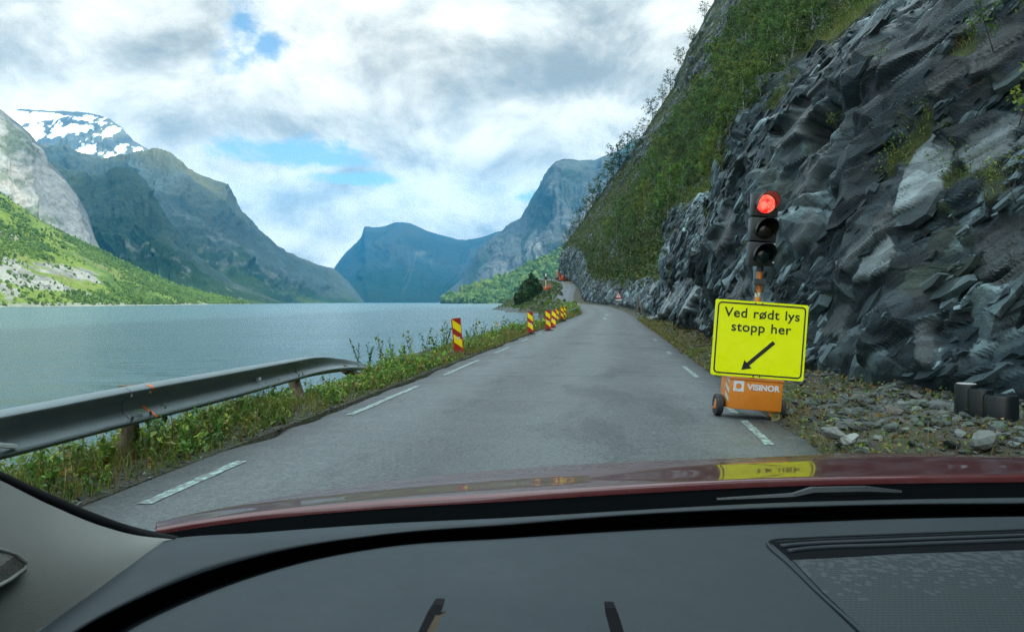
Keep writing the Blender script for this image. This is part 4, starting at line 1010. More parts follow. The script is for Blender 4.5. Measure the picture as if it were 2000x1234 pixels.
# the wrecked length of rail lying in the grass
wr = resample([tuple(P(752, 712, 16.6)) + (1.15, .6), tuple(P(800, 703, 18.6)) + (1.1, .6), tuple(P(846, 691, 20.8)) + (.9, .7), tuple(P(880, 685, 23)) + (.9, .7), tuple(P(925, 672, 27)) + (1.0, .9), tuple(P(985, 657, 32)) + (.7, 1), tuple(P(1030, 645, 37)) + (.5, 1.1), tuple(P(1064, 635, 42)) + (.7, 1), tuple(P(1076, 627, 46)) + (.9, .8)], .2)
wr[:, 2] += .05
root = empty('fallen_guardrail', tuple(wr[len(wr) // 2, :3]))
tag(root, 'bent dull steel rail knocked flat in the grass behind the first striped marker boards', 'guardrail')
h1 = int(len(wr) * .27)
pk(beam(wr[:h1 + 2], 'rail_beam', M_GALV, None, dent=.25, seed=3), root); pk(beam(wr[h1:], 'rail_beam', M_GALVD, None, dent=.5, seed=4), root)
pk(post('post', P(889, 694, 20.6) + np.array((0, 0, -.35)), P(901, 663, 20.2), .10, M_REDWOOD, None), root)
# the barrier that still stands round the far bend
Ys = np.concatenate([np.arange(58, 96, 2.), np.arange(96, 250, 2.)])
def bar_rows(y0, y1, off, zc):
    ys_ = np.arange(y0, y1, 1.5); q = road(ys_, -(half_width(ys_) + off)); q[:, 2] += zc
    return np.hstack([q, np.zeros((len(ys_), 1)) + .03, np.ones((len(ys_), 1))])
root = empty('roadside_barrier', tuple(bar_rows(60, 62, .7, .45)[0, :3]))
tag(root, 'long steel barrier on posts curving round the far bend above the lake', 'guardrail')
rw = bar_rows(62, 232, .75, .45); rw[:8, 2] -= np.linspace(.35, 0, 8)
pk(beam(rw, 'rail_beam', M_GALV), root)
for k in range(2, len(rw), 3):
    q = rw[k, :3]; b_ = MB(); b_.box((q[0] - .08, q[1], q[2] - .25), (.09, .12, .9)); pk(b_.build('post', M_WOOD, None), root)
# bent loose end that sticks up beside the near end of that barrier
b_ = MB(); root2 = empty('bent_rail_end', tuple(P(1108, 606, 68)))
tag(root2, 'bright twisted rail end sticking up just past the row of marker boards', 'guardrail')
te = resample([tuple(P(1098, 611, 66)) + (.2, 1), tuple(P(1106, 609, 67)) + (-.5, .8), tuple(P(1113, 602, 68.5)) + (-1.0, .6)], .2)
pk(beam(te, 'rail_beam', M_GALV, None, dent=.2, seed=8), root2)
b_.tube([P(1110, 613, 68) , P(1113, 603, 68.4)], .05, 8); pk(b_.build('post', M_GALV, None), root2)

# ------------------------------------------------------------------ striped marker boards
M_RED = worn('marker_red', (0.36, 0.018, 0.012), 0.5, var=.3, dirtk=.25); M_YEL = worn('marker_yellow', (0.93, 0.72, 0.004), 0.45, var=.15, dirtk=.15)
M_RUB = worn('black_rubber', (0.018, 0.018, 0.02), 0.7, dirt=(0.06, 0.055, 0.045)); M_GREYB = worn('plate_back_grey', (0.3, 0.3, 0.3), 0.5); M_BLK = worn('black_tape', (0.012, 0.012, 0.012), 0.5)
M_STK = worn('sticker_white', (0.6, 0.6, 0.62), 0.4)
def clip_band(w, h, c0, c1, slope):
    """part of a w x h plate between two slanting lines, as a polygon in XZ"""
    poly = [(-w / 2, 0), (w / 2, 0), (w / 2, h), (-w / 2, h)]
    for sgn, c in ((1, c0), (-1, c1)):
        out = []
        for i in range(len(poly)):
            a, b_ = poly[i], poly[(i + 1) % len(poly)]
            fa, fb = sgn * (a[1] + slope * a[0] - c), sgn * (b_[1] + slope * b_[0] - c)
            if fa >= 0: out.append(a)
            if fa * fb < 0: t = fa / (fa - fb); out.append((a[0] + (b_[0] - a[0]) * t, a[1] + (b_[1] - a[1]) * t))
        poly = out
    return poly
def build_marker():
    root = empty('marker_board')
    h, w, z0 = .90, .235, .035
    b_ = MB(); b_.prism(rrect(w, h, .012, 3, 0, h / 2), -.012, .012); b_.build('board', M_RED, root).location = (0, 0, z0)
    for c0, c1 in ((.60, .80), (.25, .45)):
        pl = clip_band(w - .03, h, c0, c1, 0.80); b_ = MB(); b_.prism([(x, z + z0) for x, z in pl], -.0155, -.012); b_.build('yellow_stripe', M_YEL, root)
    b_ = MB(); b_.prism([(-.05, z0 + .44), (-.01, z0 + .425), (.03, z0 + .45), (.06, z0 + .442), (.055, z0 + .405), (.01, z0 + .40), (-.035, z0 + .405)], -.0185, -.0155); b_.build('sticker', M_STK, root)
    b_ = MB()
    b_.prism([(-.24, 0), (.24, 0), (.24, .05), (.17, .085), (.05, .10), (-.05, .10), (-.17, .085), (-.24, .05)], -.13, .13)
    b_.box((0, 0, .11), (.13, .07, .05), bev=.01); b_.build('foot', M_RUB, root, auto=30)
    b_ = MB(); b_.box((0, .02, .45 + z0), (.05, .02, .7), bev=.004); b_.build('brace', M_GREYB, root)
    return root
def copy_tree(o, parent=None):
    c = o.copy(); col.objects.link(c); c.parent = parent
    for ch in [x for x in col.objects if x.parent == o]: copy_tree(ch, c)
    return c
mk0 = build_marker()
mlabels = ['striped red and yellow marker board nearest the car, leaning, in the verge grass',
           'second marker board down the road, standing alone with a dark scuff on its stripe',
           'front board of the close pair of markers overlapping by the road edge',
           'rear board of the close pair, half hidden behind the board before it',
           'single marker board between the two overlapping pairs',
           'front board of the last overlapping pair by the loose rail end',
           'rear board of the last overlapping pair, a narrow strip showing',
           'farthest small marker board standing alone where the road bends']
for i, (px, pb, pt, rx, ry_, rz_) in enumerate(((897, 697, 621, 0, -5.5, 26), (1036, 655, 609, 0, -1, 8), (1071, 648, 606, 0, -2, 10), (1080.5, 643, 606, 0, 3, -6), (1088, 632, 603, 0, 1, 20), (1097.5, 627, 599, 0, 1, 22), (1103, 623, 599, 0, 1, 30), (1133.5, 604, 592.5, 0, 2, 24))):
    o = mk0 if i == 0 else copy_tree(mk0)
    Y = .935 * F / (pb - pt); z = EYE + (HOR - pb) / F * Y
    q = P(px, pb, Y); o.location = tuple(q); o.rotation_euler = (R(rx), R(ry_), R(rz_))
    tag(o, mlabels[i], 'road marker', 'striped marker boards along the lake edge')

# ------------------------------------------------------------------ temporary traffic light on its trailer
M_ORG = worn('trailer_orange', (0.62, 0.19, 0.012), 0.42, var=.25, scale=6, dirt=(0.25, 0.12, 0.04), dirtk=.4, coat=.2)
M_FLUO = worn('sign_yellow', (0.84, 0.90, 0.0), 0.35, var=.05, dirtk=.05, dirt=(0.5, 0.5, 0.1))
M_SIGNK = worn('sign_black', (0.012, 0.02, 0.018), 0.45, var=.1, dirtk=.0); M_HEAD = worn('signal_housing', (0.016, 0.019, 0.02), 0.38, dirt=(0.08, 0.08, 0.07), dirtk=.2)
M_LOGO = worn('logo_white', (0.62, 0.64, 0.66), 0.5, var=.3, dirt=(0.4, 0.2, 0.08), dirtk=.35); M_TYRE = worn('tyre_rubber', (0.022, 0.024, 0.026), 0.75, dirt=(0.09, 0.085, 0.07)); M_RIM = worn('rim_steel', (0.3, 0.29, 0.27), 0.5, .5)
M_STRIPE = worn('reflective_white', (0.6, 0.58, 0.5), 0.4); M_CLAMP = worn('clamp_grey', (0.06, 0.065, 0.065), 0.5, .4)
Zt = 7.9; K = Zt / F
root = empty('portable_traffic_light', tuple(P(1470, 820, Zt)), (0, R(4.2), R(-2)))
tag(root, 'orange two-wheeled trailer carrying a red traffic light and a yellow lettered sign', 'traffic light')
def U(x): return x * K
hx = U(-9); hz0, hz1, hw_ = U(299), U(443), U(50)
head = MB()
dz_ = (hz1 - hz0) / 3
for k in range(3):
    cz_ = hz0 + dz_ * (k + .5)
    head.box((hx, 0, cz_), (hw_, .13, dz_ - .012), bev=.014)
head.box((hx, .05, (hz0 + hz1) / 2), (hw_ * .8, .05, hz1 - hz0 - .04))
head.tube([(hx + .01, 0, hz1), (hx + .01, 0, hz1 + .03)], [.03, .025], 10)
oh = head.build('signal_head', M_HEAD, root, auto=35)
lens_m = []
m, g, b = mat('lit_red_lens', (0.5, 0.01, 0.01), 0.2)
p = opos(g); x_, y_, z_ = g.sep(p)
vo = g.n('ShaderNodeTexVoronoi'); g.put(vo.inputs['Vector'], p); vo.inputs['Scale'].default_value = 60
hot = g.noise(p, 14, 3, 0.6)
em = g.mix(g.ss(g.m('ADD', hot, g.m('MULTIPLY', vo.outputs['Distance'], 0.25)), 0.48, 0.75), (1.0, 0.014, 0.012), (1.0, 0.20, 0.13))
g.put(b.inputs['Emission Color'], em); b.inputs['Emission Strength'].default_value = 0.95; M_LRED = m
M_LAMB = worn('dark_amber_lens', (0.010, 0.008, 0.006), 0.12, dirtk=.0); M_LGRN = worn('dark_green_lens', (0.002, 0.013, 0.012), 0.12, dirtk=.0)
for (lx, lz, lm) in ((-9.8, 420, M_LRED), (-8.3, 370.4, M_LAMB), (-8.6, 322, M_LGRN)):
    b_ = MB(); rl = .098
    b_.lathe([(rl, 0), (rl, .012), (rl * .86, .028), (rl * .6, .042), (rl * .3, .049), (.004, .051)], 36, 0, Matrix.Translation((U(lx), -.075, U(lz))) @ Matrix.Rotation(R(90), 4, 'X'))
    b_.build('lens', lm, root, auto=60)
    V = []; Fc = []; n = 30                                     # hood: open below, longer on top
    for i in range(n + 1):
        a = R(-28 + 236 * i / n); dp = .02 + .17 * max(0.0, math.sin(R(180 * i / n))) ** .6
        for rr_, yy_ in ((rl + .008, -.07), (rl + .008, -.08 - dp), (rl + .014, -.08 - dp), (rl + .014, -.07)):
            V.append((U(lx) + rr_ * math.cos(a), yy_, U(lz) + rr_ * math.sin(a)))
    for i in range(n):
        for k in range(4): Fc.append((i * 4 + k, i * 4 + (k + 1) % 4, (i + 1) * 4 + (k + 1) % 4, (i + 1) * 4 + k))
    Fc += [(0, 1, 2, 3), tuple(n * 4 + k for k in (3, 2, 1, 0))]
    o = mk('hood', np.array(V), Fc, M_HEAD, root, True); o.data.set_sharp_from_angle(angle=R(40))
for lz in (427, 388, 377, 343, 308):
    b_ = MB(); b_.lathe([(.011, 0), (.011, .006), (.006, .01)], 10, 0, Matrix.Translation((hx + hw_ / 2 - .02, -.082, U(lz))) @ Matrix.Rotation(R(90), 4, 'X')); b_.build('screw', M_STRIPE, root)
b_ = MB(); b_.tube([(U(-4.4), .06, .3), (U(-4.4), .06, hz0 + .02)], .032, 16); b_.build('pole', M_ORG, root, smooth=False, auto=40)
b_ = MB(); b_.tube([(U(-4.4), .06, U(240)), (U(-4.4), .06, U(249))], .0335, 16); b_.build('pole_band', M_STRIPE, root, auto=40)
b_ = MB(); b_.box((U(-5), .02, U(270)), (.125, .06, .065), bev=.008); b_.box((U(-13), .02, U(258)), (.012, .03, .10)); b_.box((U(3), .02, U(258)), (.012, .03, .10)); b_.tube([(U(-13), .03, U(256)), (U(-5), .03, U(240))], .004, 6); b_.tube([(U(3), .03, U(256)), (U(-3), .03, U(240))], .004, 6); b_.build('clamp', M_CLAMP, root)
b_ = MB(); b_.tube([(U(-4.4), .06, hz0 - .05), (U(-4.4), .06, hz0 + .01)], .038, 14); b_.build('collar', M_CLAMP, root)
# the sign
sx0, sx1, sz0, sz1 = U(-90), U(88), U(83.3), U(230.6); cxs, czs = (sx0 + sx1) / 2, (sz0 + sz1) / 2; sw, sh_ = sx1 - sx0, sz1 - sz0
b_ = MB(); b_.prism(rrect(sw, sh_, .02, 4, cxs, czs), -.055, -.035); sgn = b_.build('sign_panel', M_FLUO, root)
outer = rrect(sw - .045, sh_ - .045, .045, 6, cxs, czs); inner = rrect(sw - .075, sh_ - .075, .03, 6, cxs, czs)
n = len(outer); V = [(x, -.0575, z) for x, z in outer] + [(x, -.0575, z) for x, z in inner]
mk('border', np.array(V), [(i, (i + 1) % n, n + (i + 1) % n, n + i) for i in range(n)], M_SIGNK, sgn)
def tw_(t): return text_shape(t, None, None, .014, 1.06, 1.15)[0][:, 0].max()
for body, x0, x1, zb in (('Ved rodt lys', -72.5, 72.5, 198.6), ('stopp her', -56.8, 58.0, 171.6)):
    TV, TF = text_shape(body, U(x1 - x0), U(18.6), .014, 1.06, 1.15)
    TF = [tuple(f) for f in TF]; TV = TV[:, :2]
    if 'rodt' in body:                                              # the stroke through the o
        kx = U(x1 - x0) / tw_(body); xa, xb = tw_('Ved r') * kx, tw_('Ved ro') * kx
        xc, xw, zh = (xa + xb) / 2 + U(.8), U(7.2), U(13.6); b0 = len(TV)
        TV = np.vstack([TV, [(xc - xw, -U(.8)), (xc - xw + U(2), -U(2)), (xc + xw, zh), (xc + xw - U(2), zh + U(1.2))]]); TF.append((b0, b0 + 1, b0 + 2, b0 + 3))
    V = np.stack([U(x0) + TV[:, 0], np.full(len(TV), -.0578), U(zb) + TV[:, 1]], 1)
    mk('lettering', V, TF, M_SIGNK, sgn)
ta, tp = np.array((U(26.8), U(154.4))), np.array((U(-32.2), U(96.9))); dd = (tp - ta) / np.linalg.norm(tp - ta); pp = np.array((-dd[1], dd[0])); hb = tp - dd * U(17); ww = U(3.7); hw2 = U(10.6)
pl = [ta + pp * ww, hb + pp * ww, hb + pp * hw2, tp, hb - pp * hw2, hb - pp * ww, ta - pp * ww]
mk('arrow', np.array([(x, -.0579, z) for x, z in pl]), [tuple(range(7))], M_SIGNK, sgn)
for x, z in ((-14, 227), (0, 227), (-8, 86.5), (4, 86.5)):
    b_ = MB(); b_.lathe([(.009, 0), (.009, .004), (.005, .007)], 10, 0, Matrix.Translation((U(x), -.055, U(z))) @ Matrix.Rotation(R(90), 4, 'X')); b_.build('bolt', M_BOLT, sgn)
for zb in (215, 95):
    b_ = MB(); b_.box((U(-4.4), -.0, U(zb)), (.34, .06, .03)); b_.build('sign_bracket', M_CLAMP, root)
# the box
bx0, bx1, bz0, bz1 = U(-50), U(51.5), U(20), U(78.7)
b_ = MB(); b_.box(((bx0 + bx1) / 2, .16, (bz0 + bz1) / 2), (bx1 - bx0, .40, bz1 - bz0), bev=.012); box_ = b_.build('cabinet', M_ORG, root, auto=30)
b_ = MB(); b_.box(((bx0 + bx1) / 2, .16, bz1 + .004), (bx1 - bx0 + .02, .42, .02), bev=.006); b_.build('lid', M_ORG, box_)
for k in range(3):
    z = bz0 + .06 + k * .10; V = [(bx0 - .0025, y, zz) for y, zz in ((-.02, z), (.14, z + .06), (.14, z + .115), (-.02, z + .055))]
    mk('reflective_stripe', np.array(V), [(0, 1, 2, 3)], M_STRIPE, box_)
lg = MB(); lx, lz, ls = U(-33.8), U(64.7), U(10.3)
o_sq = [(lx - ls, lz - ls), (lx + ls, lz - ls), (lx + ls, lz + ls), (lx - ls, lz + ls)]
ih = ls * .50; ib = ls * .26; y_l = -.0425
# square ring with an eight-sided hole notched at its corners
hole = [(lx - ih, lz - ib), (lx - ib, lz - ih), (lx + ib, lz - ih), (lx + ih, lz - ib), (lx + ih, lz + ib), (lx + ib, lz + ih), (lx - ib, lz + ih), (lx - ih, lz + ib)]
V = [(x, y_l, z) for x, z in o_sq + hole]
Fl = [(0, 5, 4), (0, 1, 6, 5), (1, 7, 6), (1, 2, 8, 7), (2, 9, 8), (2, 3, 10, 9), (3, 11, 10), (3, 0, 4, 11)]
mk('emblem', np.array(V), Fl, M_LOGO, box_)
TV, TF = text_shape('VISINOR', U(63.5), U(11.2), .045, 1.02)
V = np.stack([U(-17.6) + TV[:, 0], np.full(len(TV), y_l), U(59.3) + TV[:, 1]], 1); mk('lettering', V, TF, M_LOGO, box_)
b_ = MB(); b_.tube([(U(-64), .18, .115), (U(64), .18, .115)], .018, 10); b_.box((0, .18, .12), (.5, .05, .03)); b_.box((U(38), .02, .085), (.07, .05, .06)); b_.tube([(0, .35, .13), (0, .75, .10)], .022, 8); b_.build('axle', M_ORG, root)
for sx in (-1, 1):
    Mx = Matrix.Translation((sx * U(61), .18, .118)) @ Matrix.Rotation(R(90), 4, 'Y')
    b_ = MB(); b_.lathe([(.070, -.036), (.108, -.038), (.117, -.028), (.119, -.012), (.1165, -.010), (.1165, -.004), (.119, -.002), (.119, .012), (.117, .028), (.108, .038), (.070, .036)], 32, 0, Mx); tw = b_.build('wheel', M_TYRE, root, auto=25)
    b_ = MB(); b_.lathe([(.07, -.03), (.062, -.02), (.03, -.034), (.014, -.045), (.014, .045), (.03, .034), (.062, .02), (.07, .03)], 24, 0, Mx); b_.build('rim', M_RIM, tw, auto=30)
b_ = MB(); b_.box((U(-67), .14, .13), (.02, .05, .10), bev=.004); b_.box((U(-69), .16, .085), (.03, .03, .02)); b_.build('side_reflector', M_ORG, root)

# ------------------------------------------------------------------ small warning sign, posts, machines at the road works
M_SIGNR = worn('sign_red', (0.45, 0.02, 0.015), 0.4); M_SIGNW = worn('sign_white', (0.75, 0.74, 0.70), 0.4)
root = empty('warning_sign', tuple(P(1209, 601.5, 100)), (0, R(-3), R(6)))
tag(root, 'small red and white triangular warning sign with plate below, beside the rocks', 'road sign')
b_ = MB(); b_.tube([(0, 0, -.3), (0, 0, 2.2)], .03, 8); b_.build('post', M_GALV, root)
tri = lambda s, z: [(-s, z - s * .577), (s, z - s * .577), (0, z + s * 1.155)]
b_ = MB(); b_.prism(tri(.52, 1.62), -.06, -.04); tp_ = b_.build('sign_plate', M_SIGNR, root)
b_ = MB(); b_.prism(tri(.33, 1.62), -.064, -.06); b_.build('white_field', M_SIGNW, tp_)
b_ = MB(); b_.box((0, -.066, 1.58), (.06, .004, .26)); b_.box((0, -.066, 1.76), (.12, .004, .1)); b_.build('symbol', M_SIGNK, tp_)
b_ = MB(); b_.box((0, -.05, 1.10), (.85, .02, .16)); b_.build('lower_plate', M_SIGNW, root)
for lab, px, py, Y, h in (('upright weathered wooden post at the foot of the rocks past the warning sign', 1245, 604, 74, 1.15), ('shorter pale post leaning at the rock foot, nearer than the upright wooden post', 1253.5, 605.5, 70, .85)):
    q = P(px, py, Y); b_ = MB(); b_.tube([(0, 0, -.3), (.01, 0, h * .5), (.05, 0, h)], [.11, .10, .09], 10)
    o = b_.build('wooden_post', M_WOOD, None, auto=40); o.location = tuple(q); tag(o, lab, 'post')

M_EXC = worn('digger_orange', (0.60, 0.10, 0.015), 0.45, var=.3); M_PALE = worn('boom_cream', (0.62, 0.55, 0.40), 0.5); M_DKG = worn('undercarriage_dark', (0.03, 0.03, 0.03), 0.7); M_GLS = worn('cab_glass', (0.02, 0.03, 0.03), 0.08, dirtk=0)
def digger(name, loc, rz, label, s=1.0, up=False):
    root = empty(name, tuple(loc), (0, 0, R(rz))); tag(root, label, 'excavator'); root.scale = (s, s, s)
    for sx in (-1, 1):
        b_ = MB(); pr_ = [(-1.7, .25), (-1.5, .05), (1.5, .05), (1.7, .25), (1.7, .55), (1.45, .8), (-1.45, .8), (-1.7, .55)]
        b_.prism(pr_, -.25, .25, 0, Matrix.Translation((sx * .95, 0, 0)) @ Matrix.Rotation(R(90), 4, 'Z')); b_.build('track', M_DKG, root)
    b_ = MB(); b_.box((0, -.5, 1.35), (2.3, 2.2, .95), bev=.12); b_.box((0, -1.4, 1.4), (2.2, .5, .8), bev=.15); body = b_.build('body', M_EXC, root, auto=30)
    b_ = MB(); b_.prism([(-.9, 0), (.5, 0), (.7, .5), (.5, 1.5), (-.8, 1.55)], -.45, .45, 0, Matrix.Translation((-.65, .55, 1.2)) @ Matrix.Rotation(R(90), 4, 'Z')); cab_ = b_.build('cab', M_EXC, root)
    b_ = MB(); b_.box((-.65, 1.12, 1.95), (.75, .1, .9)); b_.box((-1.11, .4, 2.0), (.03, .9, .8)); b_.box((-.19, .4, 2.0), (.03, .9, .8)); b_.box((-.65, -.27, 2.0), (.7, .06, .8)); b_.build('window', M_GLS, cab_)
    if up: pth = [(.3, .6, 1.5), (.32, 1.0, 3.6), (.35, 1.05, 5.4)]; arm = [(.35, 1.05, 5.4), (.36, 1.4, 6.1), (.36, 1.9, 5.0)]
    else: pth = [(.3, .6, 1.5), (.3, 1.6, 3.6), (.3, 3.2, 3.9)]; arm = [(.3, 3.2, 3.9), (.3, 4.0, 1.6)]
    b_ = MB(); b_.tube(pth, [.26, .30, .22], 4); b_.build('boom', M_PALE if up else M_EXC, root)
    b_ = MB(); b_.tube(arm, [.2, .2, .15][:len(arm)], 4); b_.build('arm', M_PALE if up else M_EXC, root)
    e = arm[-1]; b_ = MB(); b_.prism([(-.45, .1), (.3, .3), (.5, -.3), (.1, -.75), (-.4, -.6)], -.5, .5, 0, Matrix.Translation(e) @ Matrix.Rotation(R(90), 4, 'Z')); b_.build('bucket', M_DKG, root)
    return root
digger('excavator', P(1068.5, 571, 250), 176, 'orange excavator seen from behind with a pale boom raised, beside the lakeside trees', 1.02, True)
dg2 = digger('excavator', P(1098, 551.5, 288), 150, 'dark and orange excavator parked against the rock corner at the end of the road', 1.0)
b_ = MB(); b_.box((0, 0, .45), (1.6, .8, .5), bev=.06); b_.box((1.6, 0, .75), (2.4, .15, .12), bev=.02); b_.tube([(-.5, -.45, .25), (-.5, .45, .25)], .25, 12); b_.tube([(.5, -.45, .25), (.5, .45, .25)], .25, 12)
o = b_.build('small_trailer', worn('trailer_drab', (0.30, 0.22, 0.08), .6), None); o.location = tuple(P(1106.5, 554.5, 268)); tag(o, 'small drab trailer with a long bar lying at the foot of the far rock corner', 'trailer')

# ------------------------------------------------------------------ black moulded stand by the rocks, right
M_PLA, g, b = mat('black_moulded_plastic', (0.006, 0.009, 0.011), 0.32, 0, 0.35)
p = opos(g); n1 = g.noise(p, 5, 4); g.put(b.inputs['Roughness'], g.lin(n1, 0.3, 0.7, 0.22, 0.5))
Zb = 6.9; kb = Zb / F
root = empty('black_plastic_stand', tuple(P(1938, 842, Zb)), (0, 0, R(-28))); root.scale = (1.18, 1.18, 1.22)
tag(root, 'black moulded plastic stand of joined round columns on a flat base among the stones', 'stand')
b_ = MB(); b_.prism(rrect(.56, .05, .02, 3, 0.02, .028), -.22, .24); b_.prism(rrect(.52, .02, .008, 3, 0.02, .062), -.20, .22); b_.build('base_plate', M_PLA, root, auto=30)
for (x, y, r_, h_) in ((-.17, .10, .085, .345), (-.075, .04, .095, .315), (.05, -.02, .125, .285)):
    b_ = MB(); b_.lathe([(r_ * 1.12, .06), (r_ * 1.03, .085), (r_, .12), (r_, h_ - .02), (r_ * .93, h_), (r_ * .3, h_ + .002)], 32, 0, Matrix.Translation((x, y, 0))); b_.build('column', M_PLA, root, auto=35)
b_ = MB(); b_.lathe([(.070, .3455), (.072, .348), (.068, .350), (.02, .3505)], 28, 0, Matrix.Translation((-.17, .10, 0))); b_.build('cap', M_GREYB, root, auto=40)
# ------------------------------------------------------------------ foliage builders (numpy)
def leaves(cen, size, colr, rg, aspect=.55, up=.35, dirs=None):
    """one folded four-cornered leaf per centre"""
    n = len(cen); size = np.broadcast_to(size, n)
    d = rg.normal(0, 1, (n, 3)); d[:, 2] += up * 0
    if dirs is not None: d = d * .6 + dirs
    d /= np.linalg.norm(d, axis=1, keepdims=True)
    nrm = rg.normal(0, 1, (n, 3)); nrm[:, 2] = np.abs(nrm[:, 2]) + up * 2
    s = np.cross(d, nrm); s /= np.linalg.norm(s, axis=1, keepdims=True) + 1e-6
    u = np.cross(s, d); L = size[:, None]
    a = cen - d * L * .5; b_ = cen + s * L * aspect * .5 + u * L * .10; c = cen + d * L * .5 - u * L * .08; e = cen - s * L * aspect * .5 + u * L * .10
    V = np.stack([a, b_, c, e], 1).reshape(-1, 3); Fc = np.arange(4 * n).reshape(n, 4)
    return V, Fc, np.repeat(colr, 4, 0)
def blades(root, h, lean, colr, rg, w=.008):
    """grass blades: two quads each, bent over"""
    n = len(root); h = np.broadcast_to(h, n)[:, None]; w = np.broadcast_to(w, n)[:, None]
    a = rg.uniform(0, 2 * np.pi, n); side = np.stack([np.cos(a), np.sin(a), 0 * a], 1)
    ld = rg.normal(0, 1, (n, 3)); ld[:, 2] = 0; ld *= np.broadcast_to(lean, n)[:, None]
    z = np.array((0, 0, 1.)); m1 = root + z * h * .55 + ld * h * .25; tp = root + z * h * .92 + ld * h * .85
    V = np.stack([root - side * w, root + side * w, m1 + side * w * .8, m1 - side * w * .8, tp + side * w * .15, tp - side * w * .15], 1).reshape(-1, 3)
    b0 = np.arange(n)[:, None] * 6
    Fc = np.concatenate([b0 + np.array([[0, 1, 2, 3]]), b0 + np.array([[3, 2, 4, 5]])])
    return V, Fc, np.repeat(colr, 6, 0)
def join(parts):
    V = []; Fc = []; C = []; b0 = 0
    for v, f, c in parts: V.append(v); Fc.append(f + b0); C.append(c); b0 += len(v)
    return np.vstack(V), np.vstack(Fc), np.vstack(C)
def tone(base, n, rg, k=.25, hue=.12):
    c = np.array(base)[None] * np.exp(rg.normal(0, k, (n, 1))); c[:, 0] *= np.exp(rg.normal(0, hue, n)); return np.clip(c, 0, 1)
GREEN = np.array((0.062, 0.128, 0.026)); YGREEN = np.array((0.135, 0.178, 0.034)); STRAW = np.array((0.19, 0.155, 0.060)); BROWN = np.array((0.12, 0.068, 0.028)); DGREEN = np.array((0.022, 0.048, 0.014))

# ------------------------------------------------------------------ weeds and grass of the lakeside verge
rg = np.random.default_rng(11)
def verge_pt(Y, e):
    gi = np.interp(Y, gy_, np.arange(len(gy_))); ei = np.interp(e, eo, np.arange(len(eo)))
    i = np.clip(gi.astype(int), 0, len(gy_) - 2); j = np.clip(ei.astype(int), 0, len(eo) - 2); fi = (gi - i)[:, None]; fj = (ei - j)[:, None]
    return (L[i, j] * (1 - fi) + L[i + 1, j] * fi) * (1 - fj) + (L[i, j + 1] * (1 - fi) + L[i + 1, j + 1] * fi) * fj
def weeds(y0, y1, n, e0, e1, hl, hh, nl, ls, mixk, seed, tall=0.0):
    rg = np.random.default_rng(seed)
    Y = rg.uniform(y0, y1, n); e = e0 + (e1 - e0) * rg.random(n)
    p = verge_pt(Y, e); patch = fbm(p / .9, 3, 41); keep = rg.random(n) < .62 + patch * .9
    near_edge = sstep(e, e0, e0 + .45); keep &= rg.random(n) < .32 + .68 * near_edge
    vx, vy = pix(p); keep &= ~((vx > 222) & (vx < 290) & (p[:, 1] < 5.85)) & ~((vx > 566) & (vx < 632) & (p[:, 1] < 10.4) & (p[:, 1] > 7))
    p = p[keep]; e = e[keep]; n = len(p); patch = patch[keep]; ne = near_edge[keep]
    h = rg.uniform(hl, hh, n) * (.45 + .55 * ne) * (1 + .5 * patch)
    if tall: t_ = (rg.random(n) < tall) & (e > e0 + .6); h[t_] *= 1.7
    cols = np.where((rg.random(n) < mixk)[:, None], tone(YGREEN, n, rg), tone(GREEN, n, rg))
    dry = rg.random(n) < .07 + .18 * sstep(patch, -.1, -.4); cols[dry] = tone(STRAW * .8, int(dry.sum()), rg)
    cen = []; cc_ = []; st = []
    lean_ = rg.normal(0, .22, (n, 2))
    for k in range(nl):
        f = (k + rg.random(n)) / nl
        x = p + np.stack([lean_[:, 0] * h * f ** 1.5, lean_[:, 1] * h * f ** 1.5, h * f], 1) + rg.normal(0, 1, (n, 3)) * (h * .17 * (1.15 - f))[:, None] * np.array((1, 1, .4))
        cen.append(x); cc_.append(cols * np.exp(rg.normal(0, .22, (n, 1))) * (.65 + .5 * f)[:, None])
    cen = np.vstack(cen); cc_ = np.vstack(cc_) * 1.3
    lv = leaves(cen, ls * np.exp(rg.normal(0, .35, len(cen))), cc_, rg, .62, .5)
    stm = blades(p, h, np.full(n, .15), cols * .8, rg, .0035 * (1 + y0 / 15))
    return [lv, stm]
pts_ = weeds(1.2, 6.5, 1900, .06, 2.0, .13, .36, 17, .042, .35, 1) + weeds(6.5, 13, 3000, .10, 2.3, .06, .19, 13, .042, .45, 2, .06) + weeds(13, 26, 3600, .08, 2.0, .08, .26, 11, .050, .4, 3, .10) + weeds(26, 60, 4200, .1, 2.4, .10, .34, 9, .085, .4, 4, .08) + weeds(60, 130, 2600, .3, 4.5, .2, .8, 9, .20, .4, 5, .1)
def vgrass(y0, y1, n, e0, e1, hl, hh, w, seed, straw):
    rg = np.random.default_rng(seed); Y = rg.uniform(y0, y1, n); e = e0 + (e1 - e0) * rg.random(n) ** 1.1
    p = verge_pt(Y, e); pa = fbm(p / .7, 3, 43); k = rg.random(n) < .55 + pa; p = p[k]; n = len(p); e = e[k]
    c = np.where((rg.random(n) < straw)[:, None], tone(STRAW, n, rg), tone(YGREEN * .8, n, rg)); b_ = rg.random(n) < .15 * straw * 2; c[b_] = tone(BROWN, int(b_.sum()), rg)
    return blades(p, rg.uniform(hl, hh, n) * (.5 + .5 * sstep(e, e0, e0 + .5)), np.full(n, .45), c, rg, w)
pts_ += [vgrass(1.2, 8, 9000, .05, 1.9, .08, .30, .0035, 21, .30), vgrass(8, 16, 14000, .05, 1.9, .05, .17, .004, 22, .35), vgrass(16, 45, 34000, .03, 2.0, .07, .24, .007, 23, .55), vgrass(45, 120, 22000, .1, 4, .15, .5, .02, 24, .45)]
